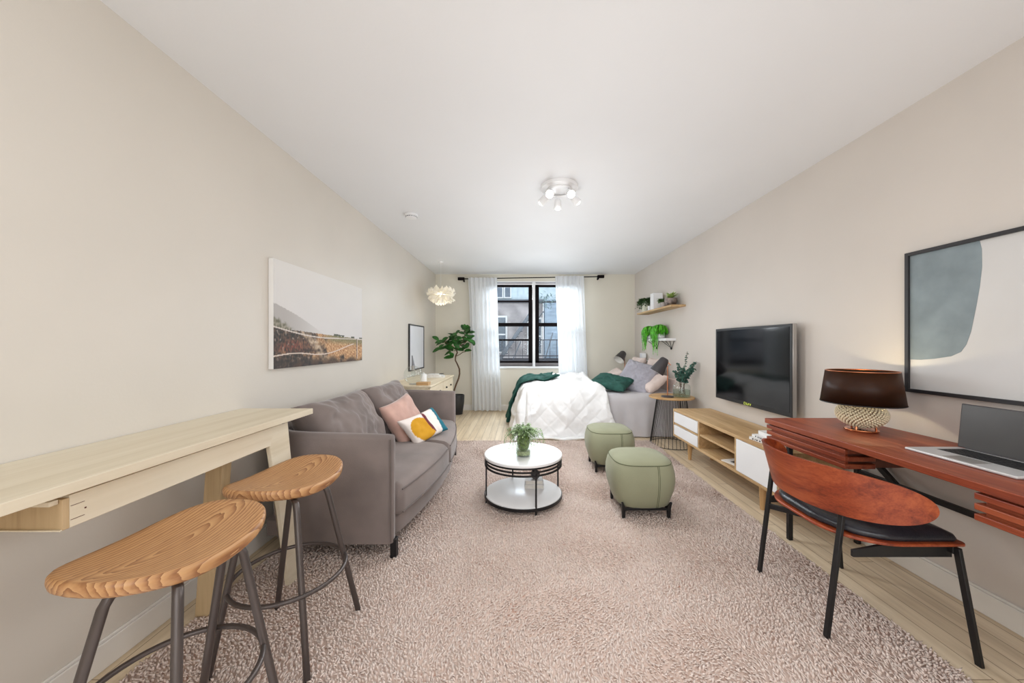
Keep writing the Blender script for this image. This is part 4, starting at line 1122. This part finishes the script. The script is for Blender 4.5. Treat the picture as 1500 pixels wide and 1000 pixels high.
for (r, z, mt) in ((.173, .150, 'black'), (.150, .322, 'copper')):
    B().tube([(LX + r * math.cos(2 * PI * k / n), LY + r * math.sin(2 * PI * k / n), LZ + z) for k in range(n)], .0028, 6, closed=True).build('shade_rim', mt, L)
sp_ = B()
for k in range(3):
    a = k * 2 * PI / 3 + .4; sp_.tube([(LX, LY, LZ + .19), (LX + .164 * math.cos(a), LY + .164 * math.sin(a), LZ + .19)], .002, 5)
sp_.build('shade_spider', 'black', L)

# laptop
L = thing('laptop', (1.84, 1.40, .7435), 'open silver laptop with dark grey screen on the desk', 'laptop')
lx0, lx1, ly0, ly1, lz = 1.712, 1.950, 1.225, 1.585, .7435
B().box(lx0, lx1, ly0, ly1, lz, lz + .011).build('base', 'alu', L, bevel=.004, seg=3)
ky = B()
for r in range(6):
    for c in range(14):
        w = .0195; kx = lx0 + .105 + r * .019; yy = ly0 + .040 + c * .0202
        ky.box(kx, kx + .0155, yy, yy + .0165, lz + .0112, lz + .0128)
B().box(lx0 + .102, lx0 + .220, ly0 + .036, ly0 + .324, lz + .0105, lz + .0113).build('key_well', 'key', L)
ky.build('keys', 'key', L, bevel=.0008)
B().box(lx0 + .012, lx0 + .088, ly0 + .13, ly0 + .23, lz + .0108, lz + .0114).build('touchpad', 'silver', L)
def tilt(d):
    m = B().box(*d); rot_about(m, (lx1, ly0, lz + .010), 'Y', .10); return m
tilt((lx1 - .002, lx1 + .004, ly0, ly1, lz + .012, lz + .205)).build('lid', 'shaded', L, bevel=.003)
tilt((lx1 - .0035, lx1 - .0022, ly0 + .005, ly1 - .005, lz + .016, lz + .200)).build('screen', 'lapscr', L)
B().tube([(lx1, ly0 + .03, lz + .011), (lx1, ly1 - .03, lz + .011)], .005, 8).build('hinge', 'shaded', L)

# ------------------------------------------------------------------ desk chair
Ch = thing('desk_chair', (1.48, 1.65, 0), 'curved-back cherry plywood chair with black leather seat at the desk', 'chair')
# backrest: bent plywood, curve in plan, lens-shaped
YC = 1.64
def backp(s, h, off):
    # s -1..1 along width, h -1..1 height
    y = YC - .365 * math.sin(s * 1.35) / math.sin(1.35)
    x = 1.228 + .27 * (1 - math.cos(s * 1.35)) / (1 - math.cos(1.35))
    tz = math.sin(s * 1.35)
    half = .102 * max(0, 1 - abs(s) ** 3.2) ** .5
    zc = .614 + .004 * s
    x += -.028 * h * (half / .102)         # leans back
    nx_ = math.cos(s * 1.35) ; ny_ = math.sin(s * 1.35)
    return V((x - off * nx_, y - off * ny_ , zc + h * half))
m = B(); nu, nv = 64, 14; idx = {}
for side, off in ((0, .006), (1, -.006)):
    for j in range(nv + 1):
        for i in range(nu + 1):
            s = -1 + 2 * i / nu; s = math.sin(s * PI / 2)
            idx[side, i, j] = len(m.v); m.v.append(tuple(backp(s * .9995, -1 + 2 * j / nv, off)))
for side in (0, 1):
    for j in range(nv):
        for i in range(nu):
            q = (idx[side, i, j], idx[side, i + 1, j], idx[side, i + 1, j + 1], idx[side, i, j + 1]); m.f.append(q if side == 0 else q[::-1])
for i in range(nu):
    m.f.append((idx[0, i, 0], idx[1, i, 0], idx[1, i + 1, 0], idx[0, i + 1, 0])); m.f.append((idx[0, i, nv], idx[0, i + 1, nv], idx[1, i + 1, nv], idx[1, i, nv]))
m.build('backrest', 'cherryx', Ch, ang=50)
# seat pan and cushion
def seat_outline(inset):
    pts = []
    x0, x1 = 1.275 + inset, 1.735 - inset * 1.2; y0, y1 = 1.375 + inset, 1.925 - inset
    def corner(cx, cy, rx, ry, a0, a1, n): return [(cx + rx * math.cos(a0 + (a1 - a0) * i / n), cy + ry * math.sin(a0 + (a1 - a0) * i / n)) for i in range(n + 1)]
    r = .21
    pts += corner(x0 + r, y0 + r * .95, r, r * .95, PI, 1.5 * PI, 12)
    pts += corner(x1 - .02, y0 + .02, .02, .02, 1.5 * PI, 2 * PI, 5)
    pts += corner(x1 - .02, y1 - .02, .02, .02, 0, .5 * PI, 5)
    pts += corner(x0 + r, y1 - r * .95, r, r * .95, .5 * PI, PI, 12)
    return pts
po = seat_outline(0); ns_ = len(po)
m = B().prism([(x, y, .425) for x, y in po], (0, 0, 0), (0, 0, .012)); m.build('seat_pan', 'cherryx', Ch, bevel=.003)
m = B(); rings = [(.006, .437), (.002, .448), (.008, .462), (.03, .474), (.07, .479), (.13, .481)]
cxm, cym = 1.50, 1.65
for ins, z in rings:
    for (x, y) in seat_outline(.012 + ins * .9):
        rad = 0
        zz = z + .003 * noise.noise(V((x * 18, y * 18, 0))) - (.004 * (math.sin(y * 62) ** 2) if x < 1.38 else 0)
        zz += .010 * max(0, (1.45 - x) / .2)
        m.v.append((x, y, zz))
m.v.append((cxm, cym, .480)); last = len(m.v) - 1
for i in range(len(rings) - 1):
    for k in range(ns_): m.f.append((i * ns_ + k, i * ns_ + (k + 1) % ns_, (i + 1) * ns_ + (k + 1) % ns_, (i + 1) * ns_ + k))
i = len(rings) - 1
for k in range(ns_): m.f.append((i * ns_ + k, i * ns_ + (k + 1) % ns_, last))
m.build('seat_cushion', 'leather', Ch, ang=180)
for (tx, ty, tz, fx, fy, fz) in ((1.318, 1.452, .55, 1.250, 1.452, .014), (1.318, 1.862, .55, 1.254, 1.866, .014), (1.690, 1.375, .424, 1.725, 1.334, .0), (1.690, 1.91, .424, 1.735, 1.925, .0)):
    B().bar((tx, ty, tz), (fx, fy, fz), .022, .014, up=(1, 0, 0)).build('leg', 'black', Ch, bevel=.002)
for y in (1.405, 1.89):
    B().prism([(1.31, y, .372), (1.31, y, .398), (1.45, y, .424), (1.70, y, .424), (1.70, y, .372)][::1], (0, -.006, 0), (0, .006, 0)).build('side_rail', 'black', Ch, bevel=.001)
B().bar((1.300, 1.858, .365), (1.37, 1.60, .418), .012, .026).build('rear_rail', 'black', Ch, bevel=.002)
B().box(1.68, 1.695, 1.38, 1.905, .395, .4245).build('front_rail', 'black', Ch, bevel=.002)

# ------------------------------------------------------------------ pictures
# landscape canvas
P = thing('canvas_picture', (-1.545, 2.805, 1.055), 'large frameless canvas of a misty hill, dry grass and rope fence, left wall', 'picture')
PY0, PY1, PZ0, PZ1 = 2.195, 3.42, 1.055, 1.745
B().box(XL + .001, -1.5305, PY0, PY1, PZ0, PZ1).build('canvas_edge', 'whitem', P, bevel=.002)
nu, nv = 330, 190
def paint(u, v):
    N_ = lambda x, y, k: noise.noise(V((x, y, k)))
    sm = lambda a, b_, x: (lambda t: t * t * (3 - 2 * t))(max(0, min(1, (x - a) / (b_ - a))))
    mix = lambda a, b_, t: tuple(x + (y - x) * max(0, min(1, t)) for x, y in zip(a, b_))
    n1, n2, n3, n4 = N_(u * 6, v * 6, 0), N_(u * 70, v * 40, 1), N_(u * 130 + v * 30, v * 38, 2), N_(u * 8, v * 7, 4)
    n5 = N_(u * 30, v * 22, 6)
    c = mix((206, 202, 202), (222, 218, 213), v + n1 * .1)
    hill = .60 - .40 * u - .40 * u * u + .006 * n2; hor = .375 - .085 * u
    if v < hill and v > hor - .03:
        c = mix((176, 170, 166), c, sm(.05, .5, u) * .9)
        k = sm(.0, .05, hill - .09 - .35 * u + .03 * n5 - v)
        c = mix(c, mix((150, 142, 124), (84, 82, 58), .5 + n2 * 1.2), k * .85)
    if v < hor + .006 * n2:
        t = (hor - v) / hor
        gold = mix((150, 98, 58), (222, 184, 138), .5 + 1.3 * n3)
        dark = mix((30, 24, 20), (104, 80, 60), .40 + .9 * n2 + .5 * n5)
        dark = mix(dark, (176, 162, 150), sm(.30, .62, N_(u * 48, v * 30, 11)) * .7)
        k = sm(.15, -.15, (u - .42 - .22 * t * 0) + .5 * n4 + .12 * n5)
        c = mix(gold, dark, k)
        k2 = sm(.25, .0, abs(u - .17 + .2 * n4)) * sm(.3, .0, abs(t - .42)); c = mix(c, (158, 78, 56), k2 * (.45 + n3))
        path = abs(u - (.27 + .26 * t + .05 * n4)); c = mix(c, mix((168, 140, 112), (208, 190, 168), .5 + n3), sm(.075, .02, path) * (.75 + n5) * sm(1, .6, t))
        c = mix(c, mix((96, 100, 66), (134, 130, 92), .5 + n2), sm(.4, .6, u) * sm(.38, .1, t) * .8)
        c = mix(c, (44, 32, 26), sm(.72, 1.0, t + .25 * n4) * .75)
    if u > .46 and abs(v - hor - .010 + .004 * n2) < .011 + .006 * n5 and (.58 < u < .72 or .82 < u < .87 or u > .95): c = (78, 82, 66)
    if abs(v - (.385 - .085 * math.sin(min(1, u / .5) * PI / 2) - .01 * u)) < .0065: c = (206, 194, 184)
    if u < .86 and abs(v - (.115 + .02 * math.sin(u * 9) + .20 * max(0, u - .35) ** 1.15)) < .006: c = (214, 196, 182)
    if .905 < u < .922 and .03 < v < .30: c = (92, 80, 68) if u < .913 else (206, 192, 180)
    return c
m = B(); m.grid(lambda a, b_: (-1.530, PY0 + .001 + (PY1 - PY0 - .002) * a, PZ0 + .001 + (PZ1 - PZ0 - .002) * b_), nu, nv)
m.c = [s2l(paint(i / nu, j / nv)) for j in range(nv + 1) for i in range(nu + 1)]
m.build('printed_scene', 'print', P, smooth=False)

# narrow framed picture on the left wall near the corner
P = thing('framed_picture', (-1.55, 5.28, .85), 'tall thin black-framed blank white picture above the dresser', 'picture')
def frame(P, x_wall, x_front, y0, y1, z0, z1, w, mat='blackw'):
    a, b_ = min(x_wall, x_front), max(x_wall, x_front)
    B().box(a, b_, y0, y0 + w, z0, z1).box(a, b_, y1 - w, y1, z0, z1).box(a, b_, y0 + w, y1 - w, z0, z0 + w).box(a, b_, y0 + w, y1 - w, z1 - w, z1).build('frame', mat, P, bevel=.001)
frame(P, XL + .001, -1.54, 4.92, 5.66, .83, 1.492, .018)
B().box(XL + .002, -1.548, 4.938, 5.642, .848, 1.474).build('print', 'mirror', P)

P = thing('framed_picture', (2.075, 1.42, .957), 'large black-framed print with a blue-grey rounded shape above the desk', 'picture')
frame(P, XR - .001, 2.062, .90, 1.909, .957, 1.697, .018)
B().box(2.074, XR - .002, .918, 1.891, .975, 1.679).build('print', 'art_white', P)
cp = [(1.891, 1.679), (1.604, 1.679), (1.597, 1.64), (1.596, 1.56), (1.604, 1.47), (1.616, 1.385), (1.635, 1.27), (1.652, 1.21), (1.672, 1.175), (1.71, 1.153), (1.78, 1.138), (1.84, 1.130), (1.891, 1.130)]
B().prism([(2.0735, y, z) for y, z in cp], (-.0005, 0, 0), (.0004, 0, 0)).build('printed_shape', 'art_grey', P, smooth=False)

# ------------------------------------------------------------------ dresser and things on it
D = thing('dresser', (-1.28, 4.6, 0), 'pale wood dresser with small dark knobs behind the far sofa arm', 'dresser')
dx0, dx1, dy0, dy1, dz = XL + .02, -1.01, 3.93, 5.30, .75
box('top_board', 'pale', (dx0, dx1 + .012, dy0, dy1, dz - .022, dz), D, .002)
box('carcass', 'pale', (dx0, dx1 - .018, dy0 + .01, dy1 - .01, .10, dz - .022), D, .002)
for j, (za, zb_) in enumerate(((.11, .31), (.32, .51), (.52, .72))):
    for (a, c) in ((dy0 + .02, 4.61), (4.62, dy1 - .02)):
        dr = box('drawer', 'pale', (dx1 - .018, dx1, a, c, za, zb_), D, .002)
        for yy in (c - .50, c - .21):
            B().sphere((dx1 + .012, yy + .0, (za + zb_) / 2 + .01), .012, 12, 8).build('knob', 'black', dr)
for x in (dx0 + .04, dx1 - .06):
    for y in (dy0 + .05, dy1 - .05): B().box(x - .02, x + .02, y - .02, y + .02, .0125 if y < 4.5 else 0, .10).build('leg', 'pale', D, bevel=.002)
gx, gy, gzz = -1.235, 4.07, dz
L = thing('globe_lamp', (gx, gy, gzz), 'clear glass globe lamp with grey socket on the dresser', 'lamp')
B().lathe([(0, 0), (.045, 0), (.047, .004), (0, .006)], (gx, gy, gzz), 24).build('base', 'silver', L)
B().sphere((gx, gy, gzz + .108), .104, 32, 20).build('glass_globe', 'glass', L, ang=180)
B().tube([(gx - .0, gy, gzz + .16), (gx, gy, gzz + .214)], [.020, .022], 16).build('socket', 'silver', L)
B().tube([(gx, gy, gzz + .214), (gx - .012, gy, gzz + .33)], [.018, .006], 14).build('neck', plain('grey_neck', (120, 122, 126), .4), L)
B().sphere((gx, gy, gzz + .12), .026, 16, 10, (1, 1, 1.4)).build('bulb', 'glass', L)
K = thing('candle_holder', (-1.185, 4.33, dz), 'small white lidded cup on the dresser beside the glass globe lamp', 'cup')
B().lathe([(0, 0), (.034, 0), (.037, .005), (.037, .085), (.033, .095), (.012, .10), (0, .10)], (-1.185, 4.33, dz), 28).build('body', 'white', K)
B().sphere((-1.185, 4.33, dz + .106), .009, 12, 8).build('lid_knob', 'white', K)
r = thing('wooden_box', (-1.10, 4.0, dz), 'flat brown wooden box at the near end of the dresser', 'box')
B().box(-1.165, -1.03, 3.95, 4.05, dz, dz + .022).build('body', 'oakx', r, bevel=.003)
B().box(-1.167, -1.028, 3.948, 4.052, dz + .0225, dz + .034).build('lid', 'oakx', r, bevel=.003)
gb = 'books lying on the dresser'
book(-1.17, 4.92, dz + .0005, .11, .09, .022, .1, 'lower wide white book lying on the dresser', gb)
book(-1.19, 4.93, dz + .023, .09, .075, .022, -.1, 'upper smaller pale book lying on the dresser', gb, marks=3)
r = thing('phone', (-1.10, 4.93, dz + .0455), 'small dark phone on top of the dresser books', 'phone')
B().box(-1.125, -1.075, 4.895, 4.965, dz + .0455, dz + .053).build('body', 'black', r, bevel=.002)
B().box(-1.121, -1.079, 4.899, 4.961, dz + .0531, dz + .0536).build('screen', 'screen', r)

# ------------------------------------------------------------------ fig tree
P = thing('fig_tree', (-1.10, 6.14, 0), 'tall fiddle-leaf fig with winding trunk in a charcoal pot by the left curtain', 'plant')
px, py = -1.10, 6.14
B().lathe([(0, 0), (.085, 0), (.092, .01), (.118, .20), (.124, .32), (.118, .335), (.110, .335), (.108, .30), (0, .295)], (px, py, 0), 36).build('pot', 'potb', P)
B().lathe([(0, .296), (.105, .297), (.08, .305), (0, .31)], (px, py, 0), 24).build('soil', 'soil', P)
# trunk points taken as x,z in metres
tp = [(-1.17, .30), (-1.15, .42), (-1.115, .52), (-1.075, .62), (-1.06, .70), (-1.065, .78), (-1.10, .86), (-1.135, .93), (-1.13, 1.0), (-1.10, 1.06), (-1.11, 1.10)]
B().tube([(x, py + .01 * math.sin(z * 9), z) for x, z in tp], [.014] * 6 + [.012] * 5, 8).build('trunk', 'bark', P)
br_ = B(); ends = []
for pts in ([(-1.11, 1.10), (-1.17, 1.16), (-1.26, 1.22), (-1.34, 1.26)], [(-1.11, 1.10), (-1.10, 1.18), (-1.12, 1.28), (-1.16, 1.36)], [(-1.11, 1.10), (-1.06, 1.18), (-1.0, 1.27), (-.97, 1.36), (-.97, 1.46)], [(-1.12, 1.0), (-1.06, 1.03), (-1.0, 1.07), (-.95, 1.08)], [(-1.06, 1.18), (-.98, 1.22), (-.90, 1.30)]):
    br_.tube([(x, py + .03 * math.sin(i * 2.1), z) for i, (x, z) in enumerate(pts)], .007, 6)
    ends.append(pts)
br_.build('branches', 'bark', P)
f = B(); rnd = random.Random(12)
lf = []
for cxl, czl, n_, s_ in ((-1.34, 1.26, 9, .12), (-1.25, 1.19, 9, .09), (-1.16, 1.34, 8, .08), (-1.20, 1.10, 6, .06), (-1.05, 1.24, 9, .08), (-.97, 1.36, 9, .08), (-.92, 1.28, 8, .07), (-1.06, 1.12, 4, .04), (-1.17, .98, 2, .02), (-.95, 1.45, 4, .04)):
    for i in range(n_):
        a = rnd.uniform(0, 2 * PI); el = rnd.uniform(-.5, .9)
        d = V((math.cos(a) * math.cos(el), math.sin(a) * math.cos(el) * .7, math.sin(el)))
        if rnd.random() < .6: d.x += (cxl + 1.1) * 1.6
        b_ = V((cxl + rnd.gauss(0, s_ * .4), py + rnd.gauss(0, .05), czl + rnd.gauss(0, s_ * .4)))
        lf.append((b_, d))
lf += [(V((-.975, py, 1.46)), V((.02, 0, 1))), (V((-.90, py, 1.40)), V((1, 0, .35))), (V((-.98, py, 1.09)), V((1, -.1, .25))), (V((-1.42, py, 1.27)), V((-.8, 0, .7))), (V((-1.38, py, 1.14)), V((-1, 0, -.3)))]
for b_, d in lf:
    up = V((rnd.uniform(-.4, .4), -.8, 1.0)); d.normalize()
    Lf = rnd.uniform(.11, .165)
    e = b_ + d * Lf
    if e.x < XL + .03 or b_.x < XL + .02 or e.y > 6.36: continue
    f.leaf(b_, d, up, Lf, Lf * .62, fold=.18, droop=.18, n=5, rnd=.7)
f.build('leaves', 'leafd', P)

# ------------------------------------------------------------------ ceiling things
PX, PY, PZ = -1.24, 5.5, 1.90
P = thing('pendant_lamp', (PX, PY, PZ), 'glowing white ruffled paper pendant lamp in the far left corner', 'lamp')
B().tube([(PX, PY, PZ + .10), (PX, PY, H - .02)], .002, 6).build('cord', 'white', P)
B().lathe([(0, 0), (.035, 0), (.04, .012), (.04, .019), (0, .02)], (PX, PY, H - .0205), 24).build('ceiling_rose', 'white', P)
pt = B(); rnd = random.Random(4)
for tier, (n_, r, z, L_, el) in enumerate(((9, .03, .03, .09, -.95), (14, .05, .05, .12, -.5), (18, .05, .07, .15, -.25), (18, .05, .085, .155, -.02), (15, .05, .10, .145, .18), (10, .04, .11, .12, .4))):
    for i in range(n_):
        a = 2 * PI * i / n_ + rnd.uniform(-.2, .2); b_ = V((PX + r * math.cos(a), PY + r * math.sin(a), PZ + z)); e = el + rnd.uniform(-.15, .15)
        d = V((math.cos(a) * math.cos(e), math.sin(a) * math.cos(e), math.sin(e)))
        W_ = rnd.uniform(.05, .11); Lp = L_ * rnd.uniform(.9, 1.25); st = len(pt.v)
        sd = V((-math.sin(a), math.cos(a), 0)); upv = sd.cross(d)
        def fn(u, v): 
            w = W_ * (.4 + .9 * math.sin(v * 2.0)) * (u - .5); c = b_ + d * Lp * v
            return tuple(c + sd * w + upv * (.024 * math.sin(u * 9 + i * 1.7) * v + .03 * v * v * (1 if tier < 3 else -.5)))
        pt.grid(fn, 8, 5)
pt.build('petal_shade', 'petal', P, ang=180)
B().sphere((PX, PY, PZ + .075), .022, 14, 10).build('bulb', 'bulb', P)

SX, SY = .31, 2.87
S = thing('ceiling_spotlight', (SX, SY, H), 'round white ceiling light with five small lit spot heads', 'ceiling light')
B().lathe([(0, -.032), (.138, -.032), (.148, -.026), (.150, -.001), (0, -.001)], (SX, SY, H), 56).build('base_plate', 'white', S)
B().tube([(SX + .10 * math.cos(2 * PI * k / 40), SY + .10 * math.sin(2 * PI * k / 40), H - .040) for k in range(40)], .008, 8, closed=True).build('ring', 'white', S)
spots = [((-.075, -.06, 0), (-.15, -.7, -.5)), ((.07, -.06, 0), (.15, -.7, -.5)), ((-.10, .035, 0), (-.85, .35, -.75)), ((.11, .03, 0), (.85, .2, -.75)), ((.0, .10, 0), (.0, .35, -1.0))]
for (ox, oy, _), dd in spots:
    d = V(dd).normalized(); p = V((SX + ox, SY + oy, H - .040)); p2 = p + V((0, 0, -.035)); u = d.orthogonal().normalized(); w = d.cross(u)
    sh = B().tube([p, p2], .006, 8)
    n = 24
    prof = [(.012, -.012), (.024, -.004), (.028, .01), (.032, .068), (.030, .068), (.026, .012)]
    c0 = p2 + d * .0
    sh.add([c0 + d * z + (u * math.cos(2 * PI * k / n) + w * math.sin(2 * PI * k / n)) * r for r, z in prof for k in range(n)], [(i * n + k, i * n + (k + 1) % n, (i + 1) * n + (k + 1) % n, (i + 1) * n + k) for i in range(5) for k in range(n)] + [tuple(range(n))])
    so = sh.build('spot_head', 'white', S, ang=50)
    B().sphere(c0 + d * .052, .027, 16, 10).build('bulb', 'bulb', so)
S = thing('smoke_detector', (-1.08, 3.50, H), 'round white smoke detector on the ceiling near the left wall', 'smoke detector')
B().lathe([(0, -.038), (.040, -.038), (.052, -.034), (.054, -.022)][0:4] + [(0.054, -.0215)], (-1.08, 3.50, H), 40).build('cover', 'white', S)
B().lathe([(.050, -.0215), (.062, -.014), (.062, -.001), (0, -.001)], (-1.08, 3.50, H), 40).build('base', 'white', S)
sl = B()
for k in range(16):
    a = 2 * PI * k / 16; sl.obox((-1.08 + .0545 * math.cos(a), 3.50 + .0545 * math.sin(a), H - .027), (.0008 * math.cos(a), .0008 * math.sin(a), 0), (-.007 * math.sin(a), .007 * math.cos(a), 0), (0, 0, .002))
sl.build('vent_slots', 'ink', S)

# ------------------------------------------------------------------ lights
def light(kind, name, loc, energy, col=(1, 1, 1), size=1, size_y=None, rot=(0, 0, 0), spread=None):
    l = bpy.data.lights.new(name, kind); l.energy = energy; l.color = col
    if kind == 'AREA':
        l.shape = 'RECTANGLE'; l.size = size; l.size_y = size_y or size
        if spread: l.spread = spread
    elif kind in ('POINT', 'SPOT'):
        l.shadow_soft_size = size
        if kind == 'SPOT': l.spot_size = math.radians(150); l.spot_blend = .8
    o = bpy.data.objects.new(name, l); COL.objects.link(o); o.location = loc; o.rotation_euler = rot; return o
light('AREA', 'rear_fill', (.26, -2.3, 1.6), 62, (.90, .955, 1), 3.3, 1.7, (math.radians(94), 0, 0))  # added fill behind the camera, evens out the room; no real fixture
light('AREA', 'overhead_fill', (.26, .1, H - .03), 13, (.90, .955, 1), 3.0, 1.6, (0, 0, 0))  # unseen soft fill under the ceiling, added to brighten the near end
light('AREA', 'upward_fill', (.26, .2, .05), 8, (.90, .955, 1), 3.0, 1.6, (PI, 0, 0))  # added upward-facing fill by the floor, in place of bounced light
for yy, zz, en, rr in ((1.35, 1.2, 12, .3), (2.87, 1.2, 20, .3), (4.0, 1.25, 23, .3), (5.25, 1.58, 14, .12)):
    light('POINT', 'ambient_fill', (.3, yy, zz), en, (.91, .96, 1), rr)  # added soft fills hanging in open air, to even out ceiling and walls
light('SPOT', 'ceiling_fixture_glow', (SX, SY, H - .16), 30, (1, .98, .95), .12)
light('POINT', 'pendant_glow', (PX, PY, PZ + .05), 2, (1, .93, .82), .03)
light('POINT', 'desk_lamp_glow', (LX, LY, LZ + .27), 2.2, (1, .84, .52), .02)
# daylight outside, entering by the window
light('AREA', 'window_daylight', (.25, 7.6, 2.9), 330, (.93, .97, 1), 2.6, 1.6, (math.radians(-62), 0, 0))

w = bpy.data.worlds.new('overcast_sky'); bpy.context.scene.world = w; w.use_nodes = True
bg = w.node_tree.nodes['Background']; bg.inputs['Color'].default_value = (.86, .92, 1, 1); bg.inputs['Strength'].default_value = 2.0

# ------------------------------------------------------------------ camera
cam = bpy.data.cameras.new('camera'); co = bpy.data.objects.new('camera', cam); COL.objects.link(co)
cam.sensor_width = 36; cam.lens = 520 / 1500 * 36; cam.shift_x = -13 / 1500; cam.shift_y = 3.5 / 1500
co.location = (0, 0, 1.2125); co.rotation_euler = (PI / 2, 0, 0); cam.clip_start = .02
bpy.context.scene.camera = co
sc = bpy.context.scene
sc.view_settings.view_transform = 'Standard'; sc.view_settings.look = 'None'; sc.view_settings.exposure = 0
sc.cycles.max_bounces = 10; sc.cycles.diffuse_bounces = 6; sc.cycles.transparent_max_bounces = 16
sc.cycles.sample_clamp_indirect = 8; sc.cycles.caustics_reflective = False; sc.cycles.caustics_refractive = False
